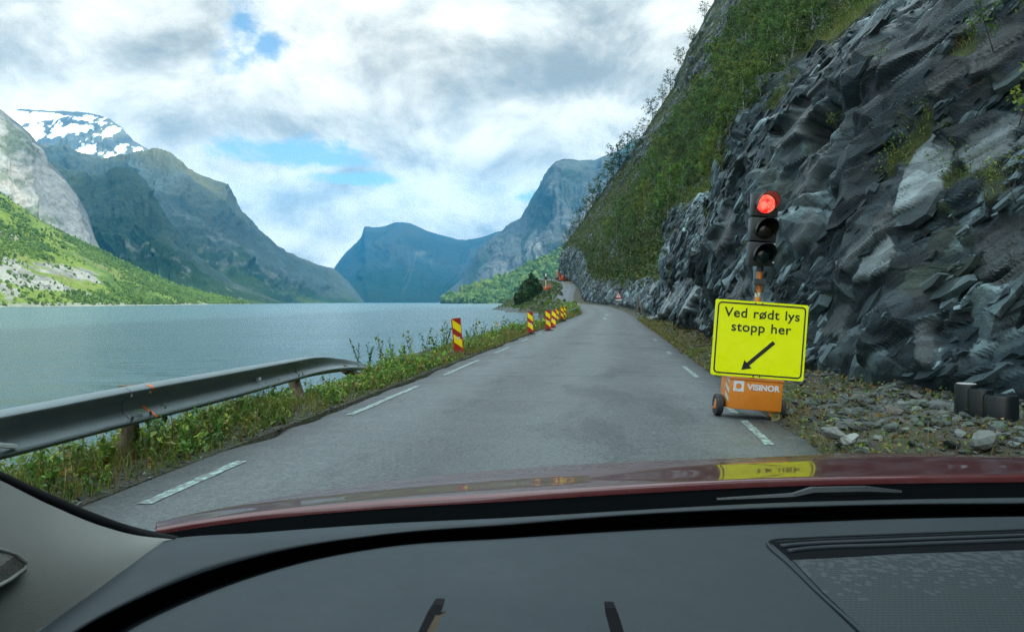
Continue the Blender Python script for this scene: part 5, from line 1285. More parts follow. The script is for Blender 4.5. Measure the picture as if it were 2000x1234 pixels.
V, Fc, C = join(pts_)
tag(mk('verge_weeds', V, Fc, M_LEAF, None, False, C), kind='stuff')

# taller single weeds standing against the water behind the rails
def weed_mesh(seed, h, nl, ls, base):
    rg = np.random.default_rng(seed); st = []; cen = []
    for q in range(3):
        a = rg.uniform(0, 6.28); ln_ = rg.uniform(.05, .35)
        for k in range(nl):
            f = (k + .5) / nl; r_ = ln_ * h * f ** 1.4
            cen.append((math.cos(a) * r_ + rg.normal(0, .04 * h), math.sin(a) * r_ + rg.normal(0, .04 * h), h * f * (1 - .12 * q) + rg.normal(0, .02)))
        st.append([(math.cos(a) * ln_ * h * f ** 1.4, math.sin(a) * ln_ * h * f ** 1.4, h * f * (1 - .12 * q)) for f in (0, .4, .75, 1)])
    cen = np.array(cen); lf = leaves(cen, ls * np.exp(rg.normal(0, .3, len(cen))), tone(base, len(cen), rg, .3), rg, .6, .4)
    b_ = MB()
    for s_ in st: b_.tube(s_, [.006, .005, .004, .002], 4)
    return mesh_data('leaves', *lf[:2], M_LEAF, False, lf[2]), mesh_data('stem', np.array([tuple(v) for v in b_.v]), b_.f, M_STEM)
M_STEM = worn('plant_stem', (0.07, 0.075, 0.03), .7)
wm = [weed_mesh(s, h, 16, .07, b) for s, h, b in ((1, .62, GREEN * .8), (2, .50, GREEN), (3, .72, YGREEN * .8))]
for i, (px, py, Y) in enumerate(((700, 702, 15.6), (722, 700, 16.0), (745, 698, 16.5), (765, 697, 17), (790, 695, 17.6), (803, 690, 18), (828, 688, 18.6), (850, 684, 19.2), (868, 682, 20), (872, 668, 20.5), (915, 668, 23), (925, 664, 25), (945, 660, 27), (960, 657, 28.5), (980, 652, 31), (1002, 648, 33), (1015, 642, 36))):
    a, b_ = wm[i % 3]; q = P(px, py, Y); e_ = empty('weed', tuple(q - np.array((0, 0, .12))), (0, 0, i * 1.7)); e_.scale = (1.15,) * 3 if Y > 18 else (.9,) * 3
    tag(e_, 'leafy weed standing up against the water behind the low bent rail', 'plant', 'weeds behind the fallen rail')
    link('leaves', a, e_); link('stem', b_, e_)

# ------------------------------------------------------------------ stones and litter at the foot of the rocks
def stone_unit(seed):
    V0, F0 = ico_unit(2); rg = np.random.default_rng(seed); V_ = V0.copy()
    for k in range(9):                                             # cut flat sides
        nn = rg.normal(0, 1, 3); nn /= np.linalg.norm(nn); d = V_ @ nn - rg.uniform(.5, .85); V_ -= np.where(d > 0, d, 0)[:, None] * nn
    return V_ + .04 * rg.normal(0, 1, V_.shape), F0
STN = [stone_unit(s) for s in range(5)]
def right_pt(Y, f):
    gi = np.interp(Y, gy_, np.arange(len(gy_))); fi = f * (len(fr) - 1)
    i = np.clip(gi.astype(int), 0, len(gy_) - 2); j = np.clip(fi.astype(int), 0, len(fr) - 2); a = (gi - i)[:, None]; b_ = (fi - j)[:, None]
    return (Rt[i, j] * (1 - a) + Rt[i + 1, j] * a) * (1 - b_) + (Rt[i, j + 1] * (1 - a) + Rt[i + 1, j + 1] * a) * b_
def stones(y0, y1, n, lo, hi, f0, f1, seed, pw=2.2, fn=None):
    rg = np.random.default_rng(seed); p = (fn or right_pt)(rg.uniform(y0, y1, n), f0 + (f1 - f0) * rg.random(n)); out = []
    pa = fbm(p / .8, 3, 77); kk = rg.random(n) < .6 + pa; p = p[kk]; n = len(p)
    s = lo + (hi - lo) * rg.random(n) ** pw
    for k in range(5):
        m_ = np.arange(n) % 5 == k; q = p[m_]; c = len(q); V0, F0 = STN[k]
        sc = s[m_][:, None] * np.stack([rg.uniform(.8, 1.4, c), rg.uniform(.7, 1.1, c), rg.uniform(.4, .75, c)], 1)
        a = rg.uniform(0, 6.28, c); X = V0[None] * sc[:, None, :]
        ti = rg.normal(0, .25, c)
        X[:, :, 2] += X[:, :, 0] * ti[:, None]
        x = X[:, :, 0] * np.cos(a)[:, None] - X[:, :, 1] * np.sin(a)[:, None]; y = X[:, :, 0] * np.sin(a)[:, None] + X[:, :, 1] * np.cos(a)[:, None]
        W = np.stack([x, y, X[:, :, 2]], -1) + q[:, None, :] + np.array((0, 0, 1)) * (s[m_] * .22)[:, None, None]
        Fx = (F0[None] + (np.arange(c) * len(V0))[:, None, None]).reshape(-1, 3)
        base = np.array((0.050, 0.057, 0.051))[None] * np.exp(rg.normal(0, .42, (c, 1))) * (1 + rg.normal(0, .06, (c, 3)))
        out.append((W.reshape(-1, 3), Fx, np.repeat(base, len(V0), 0)))
    return out
m, g, b = mat('stone', (0.15, 0.15, 0.14), 0.8, 0, 0.3)
p = opos(g); n1 = g.noise(p, 18, 5, 0.65); n2 = g.noise(p, 90, 3, 0.6); v = g.m('ADD', .5, g.m('ADD', g.m('MULTIPLY', n1, .7), g.m('MULTIPLY', n2, .35)))
g.put(b.inputs['Base Color'], g.vm('MULTIPLY', attr(g), g.xyz(v, v, v))); bump(g, b, n1, .4, .02); M_STONE = m
V, Fc, C = join(stones(4.2, 9.5, 8500, .009, .085, .06, 1, 1, 3.6) + stones(4.5, 8.5, 260, .035, .085, .10, .95, 2, 1.5) + stones(9.5, 22, 3600, .012, .07, .1, 1, 3, 3.0) + stones(22, 60, 2600, .02, .10, .15, 1, 4, 3) + stones(60, 120, 1200, .04, .16, .2, 1, 5, 3) + stones(1.5, 14, 2600, .006, .028, .0, .45, 6, 3, verge_pt) + stones(14, 40, 1500, .01, .04, .0, .5, 7, 3, verge_pt) + stones(4, 16, 1500, .006, .03, .0, .12, 8, 2.5))
tag(mk('rubble', V, Fc, M_STONE, None, False, C), kind='stuff')
rg = np.random.default_rng(5)
n = 17000; Yl = 4 + 50 * rg.random(n) ** 1.7; fl_ = rg.random(n); p = right_pt(Yl, fl_); p[:, 2] += rg.uniform(.005, .05, n)
cl_ = np.where((rg.random(n) < .45)[:, None], tone(BROWN * 1.1, n, rg, .35), tone(STRAW * .75, n, rg, .35)); gk = rg.random(n) < .2; cl_[gk] = tone(GREEN, int(gk.sum()), rg)
prt = [leaves(p, (.028 + .0016 * Yl) * np.exp(rg.normal(0, .35, n)), cl_, rg, .7, 1.0)]
n = 9000; Yl = 4 + 45 * rg.random(n) ** 1.3; fl_ = np.where(rg.random(n) < .55, rg.random(n) ** 2 * .25 + .01, rg.random(n)); p = right_pt(Yl, fl_); k = rg.random(n) < .4 + 1.3 * fbm(p / .5, 3, 47); p = p[k]; n = len(p); Yl = Yl[k]
prt.append(blades(p, rg.uniform(.04, .13, n) * (1 + Yl / 40), np.full(n, .6), np.where((rg.random(n) < .5)[:, None], tone(YGREEN * .7, n, rg), tone(STRAW * .7, n, rg)), rg, .003 + .00025 * Yl))
n = 900; Yl = 4.3 + 14 * rg.random(n); p = right_pt(Yl, rg.random(n)); k = fbm(p / .6, 3, 49) > .18; p = p[k]
for q in range(7): prt.append(leaves(p + rg.normal(0, .035, p.shape) + np.array((0, 0, .06)), .045, tone(YGREEN, len(p), rg), rg, .6, .6))
V, Fc, C = join(prt); tag(mk('leaf_litter', V, Fc, M_LEAF, None, False, C), kind='stuff')
def ground_ray(px, py):
    return PZ(px, py, .10)
for i, (px, py, s, lab) in enumerate(((1632, 852, .085, 'pale rounded stone lying nearest the asphalt edge'), (1745, 812, .115, 'squarish brown boulder among the rubble below the rock face'), (1840, 800, .13, 'grey angular block just left of the black stand'), (1925, 868, .12, 'large flat pale stone in front of the black stand'), (1660, 862, .075, 'split white stone beside the pale rounded one'))):
    V0, F0 = stone_unit(40 + i); q = PZ(px, py, .12)
    o = mk('boulder', V0 * np.array((s * 1.25, s, s * .75)), F0, M_STONE, None, False, np.tile(np.array(((.15, .16, .145), (.09, .08, .07), (.08, .09, .09), (.11, .12, .11), (.22, .23, .21))[i]), (len(V0), 1)))
    o.location = tuple(q + np.array((0, 0, s * .25))); o.rotation_euler = (0.1 * i, .1, i * 1.3); tag(o, lab, 'stone')

# ------------------------------------------------------------------ trees and bushes
M_BARK = worn('birch_bark', (0.30, 0.29, 0.26), .75, var=.6, scale=5, dirt=(0.02, 0.02, 0.018), dirtk=.6)
M_BARKD = worn('dark_bark', (0.05, 0.042, 0.035), .85, var=.5)
def tree_parts(seed, H, nlimb, nleaf, ls, base, spread=.30, low=.2, bark=None, conical=0.0, trunk_r=.018, alt=None):
    rg = np.random.default_rng(seed); b_ = MB()
    bend = rg.normal(0, .05, 2) * H; path = [(bend[0] * f * f, bend[1] * f * f, H * f) for f in (0, .2, .4, .6, .8, 1)]
    b_.tube(path, [H * trunk_r * (1 - .85 * f) for f in (0, .2, .4, .6, .8, 1)], 6)
    ends = []
    for k in range(nlimb):
        f = low + (1 - low) * (k + rg.random()) / nlimb; a = k * 2.4 + rg.normal(0, .4); o = np.array((bend[0] * f * f, bend[1] * f * f, H * f))
        ln_ = H * spread * (1.15 - f * (.55 + .45 * conical)) * rg.uniform(.7, 1.2); d = np.array((math.cos(a), math.sin(a), rg.uniform(.25, .8) * (1 - .7 * conical)))
        mid = o + d * ln_ * .5; e = o + d * ln_ + np.array((0, 0, ln_ * rg.uniform(-.1, .2)))
        b_.tube([o, mid, e], [H * .007 * (1.1 - f), H * .005 * (1.1 - f), H * .002], 4, cap=False)
        ends += [(o, mid, e, ln_)]
        for q in range(2):
            t = rg.uniform(.4, .9); s_ = o + (e - o) * t; e2 = s_ + rg.normal(0, .35, 3) * ln_; b_.tube([s_, e2], [H * .003, H * .001], 3, cap=False); ends.append((s_, (s_ + e2) / 2, e2, ln_ * .5))
    ends.append((np.array(path[-2]), np.array(path[-1]), np.array(path[-1]) + (0, 0, .03 * H), H * .12))
    w = np.array([x[3] for x in ends]); w /= w.sum(); idx = rg.choice(len(ends), nleaf, p=w); t = rg.random(nleaf) ** .6
    O = np.array([x[0] for x in ends])[idx]; E = np.array([x[2] for x in ends])[idx]; LN = np.array([x[3] for x in ends])[idx]
    cen = O + (E - O) * t[:, None] + rg.normal(0, .16, (nleaf, 3)) * LN[:, None]
    tn = np.exp(rg.normal(0, .28, len(ends)))[idx]
    c = tone(base, nleaf, rg, .2) * tn[:, None]
    if alt is not None: k_ = rg.random(nleaf) < .15; c[k_] = tone(alt, int(k_.sum()), rg)
    lf = leaves(cen, ls * np.exp(rg.normal(0, .3, nleaf)), c, rg, .6, .3)
    return mesh_data('trunk', np.array([tuple(v) for v in b_.v]), b_.f, bark or M_BARK, True), mesh_data('crown', lf[0], lf[1], M_LEAF, False, lf[2])
def plant(name, parts, loc, rz, s, label, cat, group=None, tilt=(0, 0)):
    e = empty(name, tuple(loc), (tilt[0], tilt[1], rz)); e.scale = (s, s, s); tag(e, label, cat, group)
    link('trunk', parts[0], e); link('crown', parts[1], e); return e
rg = np.random.default_rng(17)
SL = np.concatenate([CL_C[0][::2, ::2].reshape(-1, 3), CL_D[0][::2, ::2].reshape(-1, 3), CL_B[0][::6, ::6].reshape(-1, 3), CL_A[0][::10, ::10].reshape(-1, 3)])
SV_ = np.concatenate([CL_C[1][::2, ::2].ravel(), CL_D[1][::2, ::2].ravel(), CL_B[1][::6, ::6].ravel(), CL_A[1][::10, ::10].ravel()])
spx, spy = pix(SL)
THICK = [(1480, -40), (1650, -40), (1580, 80), (1490, 185), (1440, 275), (1388, 365), (1312, 402), (1292, 468), (1232, 488), (1150, 478), (1112, 498), (1122, 458), (1162, 388), (1232, 372), (1300, 292), (1380, 165), (1440, 60)]
birch = [tree_parts(100 + i, 4.0, 17, 2600, .13, b, .30, .16, alt=YGREEN) for i, b in enumerate((GREEN * .85, GREEN * 1.15, GREEN * .75, YGREEN * .85, GREEN * .6))]
cand = np.where(in_poly(spx, spy, THICK) & (SL[:, 1] < 200) & (SL[:, 1] > 14))[0]; rg.shuffle(cand)
placed = []
for i in cand:
    p = SL[i]
    if len(placed) >= 285: break
    mind = .028 * p[1]
    if any((p[0] - q[0]) ** 2 + (p[1] - q[1]) ** 2 * .25 + (p[2] - q[2]) ** 2 < mind * mind for q in placed): continue
    s = rg.uniform(.6, 1.05) * float(np.interp(p[1], [14, 25, 45, 80, 120], [.26, .45, .82, 1.3, 1.7]))
    if not visible(p + np.array((0, 0, 2.4 * s)), .6): continue
    placed.append(p); plant('birch_tree', birch[int(rg.integers(5))], p - np.array((0, 0, .2)), rg.uniform(0, 6.28), s, 'slender green birch in the dense thicket climbing the rocky mountainside', 'tree', 'birches of the hillside thicket', (rg.normal(0, .06), rg.normal(-.12, .06)))
# trees along the skyline
sky_tree = [tree_parts(200 + i, 7.0, 17, n_, .36, b, .42, .12, M_BARKD) for i, (n_, b) in enumerate(((700, DGREEN * 1.4), (520, DGREEN * 1.2), (850, DGREEN * 1.7)))]
SKW = ['topmost', 'second', 'third', 'fourth', 'fifth', 'sixth', 'seventh', 'eighth', 'ninth', 'tenth', 'eleventh', 'twelfth', 'thirteenth', 'fourteenth', 'fifteenth', 'sixteenth', 'seventeenth', 'eighteenth', 'nineteenth', 'twentieth']
for k, (px, hp) in enumerate(((1392, 40), (1372, 48), (1350, 40), (1328, 52), (1306, 62), (1290, 48), (1272, 62), (1252, 50), (1238, 44), (1224, 64), (1208, 82), (1194, 78), (1182, 58), (1168, 66), (1154, 60), (1140, 52), (1128, 50), (1117, 40), (1106, 38), (1097, 34))):
    m_ = np.where((np.abs(spx - px) < 4) & (spy < 560))[0]
    if not len(m_): continue
    i = m_[np.argmin(spy[m_])]; p = SL[i]; hgt = .68 * hp / F * p[1]
    plant('skyline_tree', sky_tree[k % 3], p - np.array((0, 0, .06 * hgt)), k * 1.9, hgt / 7.0, f'dark scraggy tree against the sky, {SKW[k]} counted down the right mountain edge', 'tree', 'trees along the mountain skyline', (0, -.10))
# headland: dark wood and lighter bushes at its foot
spruce = [tree_parts(300 + i, 10, 26, 1500, .75, b, .26, .08, M_BARKD, .45) for i, b in enumerate((DGREEN * 1.5, DGREEN * 1.8, GREEN * .6))]
hb = [tree_parts(320 + i, 5, 16, 900, .50, b, .55, .05, M_BARKD) for i, b in enumerate((GREEN * .7, YGREEN * .6))]
def bank_z(Y, x):
    q = road(np.array([Y]), np.array([0.]))[0]; e = (q[0] - half_width(Y)) - x
    return q[2] + float(ground_left(np.array([Y]), np.array([max(e, 0.)]))[0])
HL = ['outermost low', 'second outermost', 'broad middle', 'tallest peaked', 'full rounded', 'dark shoulder', 'rear upper', 'small inner', 'front inner']
for k, (px, pt, Y, s) in enumerate(((1008, 570, 300, .8), (1017, 556, 298, 1), (1027, 546, 295, 1), (1038, 533, 292, 1), (1047, 541, 288, 1), (1056, 553, 284, 1), (1050, 546, 296, 1), (1064, 566, 280, 1), (1033, 560, 284, 1))):
    x = (px - 1000) / F * Y; z = max(bank_z(Y, x), WATER_Z + .2); hgt = EYE + (HOR - pt) / F * Y - z
    plant('headland_tree', spruce[k % 3], (x, Y, z - .3), k * 1.3, hgt / 10.0, f'{HL[k]} dark green tree in the clump on the small headland', 'tree', 'dark trees on the headland')
for k, (px, pt, Y) in enumerate(((1030, 590, 268), (1041, 585, 262), (1052, 577, 256), (1062, 572, 250), (1072, 576, 246), (1082, 575, 242), (1091, 583, 236), (1072, 590, 228), (1058, 592, 236), (1086, 593, 212), (1096, 594, 200))):
    x = (px - 1000) / F * Y; z = max(bank_z(Y, x), WATER_Z + .1); hgt = max(EYE + (HOR - pt) / F * Y - z, 1.2)
    plant('shore_bush', hb[k % 2], (x, Y, z - .3), k * 1.1, hgt / 5.0, 'light green bush on the bank below the dark headland trees', 'bush', 'bushes on the headland bank')
rg = np.random.default_rng(77); n = 16000; Yg = rg.uniform(120, 335, n); eg = rg.random(n) ** .8 * 24; p = verge_pt(Yg, eg); k = (p[:, 2] > WATER_Z + .5) & (rg.random(n) < .5 + fbm(p / 4, 3, 3)); p = p[k]; n = len(p)
V, Fc, C = join([leaves(p + np.array((0, 0, .3)) + rg.normal(0, .25, p.shape), .75 * np.exp(rg.normal(0, .3, n)), np.where((rg.random(n) < .4)[:, None], tone(YGREEN * .6, n, rg), tone(GREEN * .7, n, rg)), rg, .7, .6)])
tag(mk('bank_scrub', V, Fc, M_LEAF, None, False, C), kind='stuff')
rg = np.random.default_rng(78); n = 500; p = verge_pt(rg.uniform(236, 330, n), rg.uniform(14, 22, n)); p = p[np.abs(p[:, 2] - WATER_Z) < .9]; V0, F0 = STN[2]; s = rg.uniform(.3, 1.1, len(p))
V = V0[None] * s[:, None, None] + p[:, None, :]; tag(mk('shore_stones', V.reshape(-1, 3), (F0[None] + (np.arange(len(p)) * len(V0))[:, None, None]).reshape(-1, 3), M_STONE, None, False, np.tile((.10, .11, .11), (len(p) * len(V0), 1))), kind='stuff')

# grass, moss and small shrubs that clothe the slope and its ledges
def cliff_green(CL, n, seed, hl, hh, w, leaf, only=None, dk=1.0, dry=.42):
    rg = np.random.default_rng(seed); W, vg = CL[0].reshape(-1, 3), CL[1].ravel(); pr = np.clip(vg - .35, 0, 1) ** 1.0
    if only is not None: pr = pr * only(W)
    pr /= pr.sum(); i = rg.choice(len(W), n, p=pr); p = W[i] + rg.normal(0, .03, (n, 3)); a = fbm(p / 1.4, 4, 71)
    st = rg.random(n) < np.clip(dry - a, .05, .9)
    c = np.where(st[:, None], tone(STRAW * .8, n, rg, .3), tone(YGREEN * .85, n, rg, .3)); k = rg.random(n) < .10; c[k] = tone(BROWN, int(k.sum()), rg)
    out = [blades(p, rg.uniform(hl, hh, n), np.full(n, .8), c * (.5 + .5 * dk), rg, w)]
    j = (fbm(p / .9, 3, 73) > .05); q = p[j]
    for r_ in range(3): out.append(leaves(q + rg.normal(0, hh * .5, q.shape) + np.array((-hh * .3, 0, hh * .5)), leaf * np.exp(rg.normal(0, .3, len(q))), tone(GREEN * .8 * dk if r_ else YGREEN * .8 * dk, len(q), rg, .3), rg, .6, .4))
    return out
infr = lambda W: (pix(W)[0] < 2060) & (pix(W)[1] > -60)
V, Fc, C = join(cliff_green(CL_A, 26000, 31, .05, .20, .004, .035, infr) + cliff_green(CL_B, 26000, 32, .10, .34, .010, .07, infr, .8, .62) + cliff_green(CL_C, 24000, 33, .15, .6, .016, .14, infr, .55) + cliff_green(CL_D, 40000, 34, .3, 1.0, .05, .38, infr, .5))
tag(mk('slope_grass', V, Fc, M_GRASS, None, False, C), kind='stuff')
# single plants rooted in the rock
def hit(px, py):
    e = Vector((0, 0, EYE)); d = (Vector(P(px, py, 10)) - e).normalized(); r = CLIFF_BVH.ray_cast(e, d); return np.array(r[0]) if r[0] is not None else None
sap = [tree_parts(400 + i, 1.0, 12, n_, ls, b, sp, .25, M_BARKD, 0, .010) for i, (n_, ls, b, sp) in enumerate(((230, .055, GREEN * 1.1, .38), (170, .06, YGREEN * 1.25, .38), (120, .07, np.array((.16, .06, .015)), .5), (200, .05, YGREEN * .9, .55)))]
for k, (px, py, hp, v_, lab) in enumerate(((1940, 100, 120, 0, 'green rowan sapling growing from the rock near the upper right corner'), (1985, 262, 140, 1, 'yellowish ferny sapling leaning from a rock ledge at the right'), (1898, 190, 36, 2, 'orange-brown fern in a crack between the green and yellow saplings'), (1862, 372, 90, 3, 'bushy shrub at the left end of the grassy ledge'), (1985, 400, 100, 3, 'leafy shrub hanging over the rock below the grassy ledge'), (1655, 545, 46, 1, 'thin yellow-green sprig on the pale slabs right of the signal'), (1622, 592, 26, 1, 'small yellow flowering plant on dark rock just right of the sign'), (1850, 262, 26, 3, 'tiny shrub on a crack above the big pale slab'), (1635, 262, 40, 3, 'small fern tuft high on the dark rock'), (1462, 520, 50, 3, 'green shrub on the rock behind the signal pole'), (1718, 135, 46, 3, 'low shrub at the lower edge of the grassy shelf'))):
    q = hit(px, py)
    if q is None: continue
    plant('rock_plant', sap[v_], q, k * 1.7, hp / F * q[1], lab, 'plant', None, (rg.normal(0, .15), -.35))
# ------------------------------------------------------------------ the car round the viewer
car = empty('car', (0.4, 1.2, 0))
tag(car, 'dark red car seen from the driver seat, grey dashboard and red bonnet below the windscreen', 'car')
def loft(rows, n):
    """rows of world points (any count each) -> smooth grid resampled to n columns"""
    out = []
    for r_ in rows:
        r_ = np.array(r_, float); d = np.concatenate([[0], np.cumsum(np.linalg.norm(np.diff(r_, axis=0), axis=1))]); out.append(resample_n(r_, d, n))
    return np.array(out)
def resample_n(c, d, n):
    s = np.linspace(0, d[-1], n); o = np.empty((n, 3))
    for k in range(3):
        m_ = np.gradient(c[:, k], d); j = np.clip(np.searchsorted(d, s) - 1, 0, len(d) - 2); h = d[j + 1] - d[j]; t = np.clip((s - d[j]) / h, 0, 1)
        o[:, k] = (2*t**3-3*t**2+1)*c[j, k] + (t**3-2*t**2+t)*h*m_[j] + (-2*t**3+3*t**2)*c[j+1, k] + (t**3-t**2)*h*m_[j+1]
    return o
def lines(pts, z): return [PZ(x, y, z) for x, y in pts]
def sheet(name, grid, m, parent, sharp=None, thick=0.0):
    g_ = np.asarray(grid); nu, nv = g_.shape[:2]; Fq = grid_faces(nu, nv)
    o = mk(name, g_, Fq, m, None, True)
    pk(o, car)
    if parent is not car: o.parent = parent; o.matrix_parent_inverse = (parent.matrix_parent_inverse.inverted() if False else parent.matrix_world.inverted())
    return o
def soft(name, base, rough=0.5, grain=900, gk=.12, spec=.4):
    m, g, b = mat(name, base, rough, 0, spec)
    p = opos(g); n1 = g.noise(p, grain, 2, 0.5); n2 = g.noise(p, 7, 4, 0.6)
    v = g.m('ADD', .86, g.m('MULTIPLY', n2, .28)); g.put(b.inputs['Base Color'], g.vm('MULTIPLY', base, g.xyz(v, v, v)))
    g.put(b.inputs['Roughness'], g.lin(n2, .3, .7, rough - .05, rough + .08)); bump(g, b, n1, gk, .002); return m
M_DASH = soft('soft_dash_plastic', (0.013, 0.020, 0.0245), .55, 900, .12, .28); M_DASHK = soft('black_dash_gap', (0.003, 0.004, 0.005), .8, 900, .1, .05)
M_PIL = soft('pillar_fabric', (0.165, 0.172, 0.158), .9, 700, .25, .1); M_SEAL = soft('black_seal', (0.003, 0.003, 0.004), .7, 900, .1, .1); M_COWL = soft('black_cowl', (0.0025, 0.003, 0.0035), .9, 500, .1, .0)
m, g, b = mat('dark_red_paint', (0.062, 0.002, 0.004), 0.35, 0.25, 0.4, 0.65)
p = opos(g); b.inputs['Coat Roughness'].default_value = 0.03
n1 = g.noise(g.scale(p, (1.2, 3, 3)), 9, 6, 0.65); n2 = g.noise(p, 600, 2)
c = g.mix(g.m('MULTIPLY', g.ss(n1, .52, .75), .22), (0.062, 0.002, 0.004), (0.10, 0.06, 0.06)); g.put(b.inputs['Base Color'], c)
g.put(b.inputs['Coat Roughness'], g.lin(n1, .4, .7, 0.008, 0.045)); M_PAINTR = m
A_ = [(-40, 1316), (65, 1234), (200, 1140), (325, 1054), (500, 1040), (750, 1022), (1000, 1010), (1250, 995), (1500, 982), (1750, 975), (2000, 971), (2200, 969)]
B_ = [(60, 1316), (150, 1234), (270, 1170), (400, 1118), (560, 1074), (750, 1045), (1000, 1026), (1250, 1006), (1500, 994), (1750, 987), (2000, 985), (2200, 984)]
C_ = [(165, 1316), (250, 1234), (345, 1186), (460, 1140), (600, 1098), (750, 1070), (1000, 1052), (1250, 1037), (1500, 1025), (1750, 1015), (2000, 1010), (2200, 1008)]
ZD = .945
def rowof(P_, z, n=160): q = np.array(lines(P_, z)); d = np.concatenate([[0], np.cumsum(np.linalg.norm(np.diff(q, axis=0), axis=1))]); return resample_n(q, d, n)
def off_px(P_, dy): return [(x, y + dy) for x, y in P_]
def midpx(P1, P2, t): return [(a[0] * (1 - t) + b_[0] * t, a[1] * (1 - t) + b_[1] * t) for a, b_ in zip(P1, P2)]
bpy.context.view_layer.update()
dash = sheet('dashboard', [rowof(off_px(C_, -2), ZD - .018), rowof(off_px(C_, -.5), ZD - .006), rowof(off_px(C_, 2.5), ZD - .0015), rowof(off_px(C_, 7), ZD), rowof(off_px(C_, 60), ZD + .004), rowof(off_px(C_, 160), ZD + .004), rowof(off_px(C_, 420), ZD)], M_DASH, car)
bpy.context.view_layer.update()
def part(name, grid, m, parent=None):
    o = mk(name, grid, grid_faces(len(grid), len(grid[0])), m, None, True); par = parent or dash
    o.parent = par; o.matrix_parent_inverse = par.matrix_world.inverted(); return o
led = part('windscreen_ledge', np.array([rowof(A_, .925), rowof(off_px(A_, 1), .938), rowof(off_px(A_, 3), .943), rowof(midpx(A_, B_, .4), .95), rowof(midpx(A_, B_, .8), .949), rowof(off_px(B_, -1.5), .9475), rowof(B_, .943), rowof(off_px(B_, 1), .935)]), M_DASH)
part('shadow_gap', np.array([rowof(B_, .937), rowof(off_px(B_, 3), .918), rowof(midpx(B_, C_, .7), .912), rowof(C_, .932)]), M_DASHK)
# speaker grille and defroster slots on the right of the dashboard
def flat_part(name, px_pts, z, m, lift=0.0):
    q = np.array(lines(px_pts, z)); o = mk(name, q, [tuple(range(len(q)))], m, None); o.parent = dash; o.matrix_parent_inverse = dash.matrix_world.inverted(); return o
m, g, b = mat('perforated_grille', (0.03, 0.034, 0.037), .55, 0, .4)
p = opos(g); x_, y_, z_ = g.sep(p); pt_ = .0056
u = g.m('DIVIDE', g.m('ADD', x_, g.m('MULTIPLY', y_, .35)), pt_); v = g.m('DIVIDE', y_, pt_ * 1.15)
fu, fv = g.m('FRACT', u), g.m('FRACT', v); wn_ = g.n('ShaderNodeTexWhiteNoise', noise_dimensions='2D'); g.put(wn_.inputs['Vector'], g.xyz(g.m('FLOOR', u), g.m('FLOOR', v), 0.0))
dens = g.lin(y_, .95, .74, .30, 1.0)
hole = g.m('MULTIPLY', g.m('MULTIPLY', g.m('GREATER_THAN', fu, .18), g.m('GREATER_THAN', fv, .22)), g.m('LESS_THAN', wn_.outputs['Value'], dens))
g.put(b.inputs['Base Color'], g.mix(hole, (0.026, 0.033, 0.037), (0.001, 0.007, 0.008))); bump(g, b, g.m('SUBTRACT', 1.0, hole), .7, .002); M_GRIL = m
rim_px = [(2200, 1024), (2000, 1033), (1750, 1042), (1560, 1050), (1515, 1053), (1499, 1058), (1503, 1066), (1540, 1100), (1600, 1158), (1690, 1240), (1780, 1330)]
q = np.array(lines(rim_px, ZD + .0052)); q = resample_n(q, np.concatenate([[0], np.cumsum(np.linalg.norm(np.diff(q, axis=0), axis=1))]), 90)
b_ = MB(); b_.tube(q, .0022, 8); o = b_.build('grille_rim', M_DASH, None, smooth=True); o.parent = dash; o.matrix_parent_inverse = dash.matrix_world.inverted()
flat_part('vent_recess', [(1508, 1058), (1560, 1054), (1750, 1046), (2000, 1037), (2200, 1029), (2200, 1070), (2000, 1072), (1750, 1080), (1545, 1094)], ZD + .0046, M_DASHK)
for dy_ in (9, 19):
    q = np.array(lines([(1512 + dy_ * 1.4, 1057 + dy_), (1560, 1054 + dy_), (1750, 1046 + dy_ * .95), (2000, 1037 + dy_ * .9), (2200, 1029 + dy_ * .85)], ZD + .006)); b_ = MB(); b_.tube(resample_n(q, np.concatenate([[0], np.cumsum(np.linalg.norm(np.diff(q, axis=0), axis=1))]), 50), .0028, 8); o = b_.build('vent_slat', M_DASH, None, smooth=True); o.parent = dash; o.matrix_parent_inverse = dash.matrix_world.inverted()
flat_part('speaker_grille', [(1548, 1093), (1750, 1083), (2000, 1074), (2200, 1070), (2200, 1330), (1772, 1330), (1690, 1234), (1610, 1158)], ZD + .0054, M_GRIL)
# pillar trim
def rowY(P_): q = np.array([P(x, y, Y) for x, y, Y in P_]); return resample_n(q, np.concatenate([[0], np.cumsum(np.linalg.norm(np.diff(q, axis=0), axis=1))]), 60)
R0 = [(-120, 872, .66), (0, 922, .77), (100, 968, .85), (200, 1010, .92), (262, 1031, .96), (345, 1049, .985)]
R1 = [(-120, 890, .65), (0, 937, .755), (100, 985, .835), (200, 1026, .905), (262, 1043, .945), (338, 1053, .962)]
R2 = [(-140, 1400, .56), (-40, 1318, .61), (65, 1236, .68), (150, 1179, .75), (240, 1114, .84), (330, 1054.5, .957)]
rows = [rowY(R1)]
for t in (.06, .2, .4, .6, .8, .94, 1.0):
    r_ = rowY(R1) * (1 - t) + rowY(R2) * t; e_ = np.array((0, 0, EYE)); bul = .055 * math.sin(math.pi * t); r_ = r_ + (e_ - r_) * bul * np.linspace(1, .1, 60)[:, None]; rows.append(r_)
pil = sheet('pillar_trim', rows, M_PIL, car); bpy.context.view_layer.update()
sl_ = sheet('windscreen_seal', [rowY([(x, y - 3, Y) for x, y, Y in R0]), rowY(R0) + np.array((.004, -.004, .002)), rowY(R1) + np.array((.002, -.006, 0)), rowY(R1) + np.array((0, -.001, -.002))], M_SEAL, car)
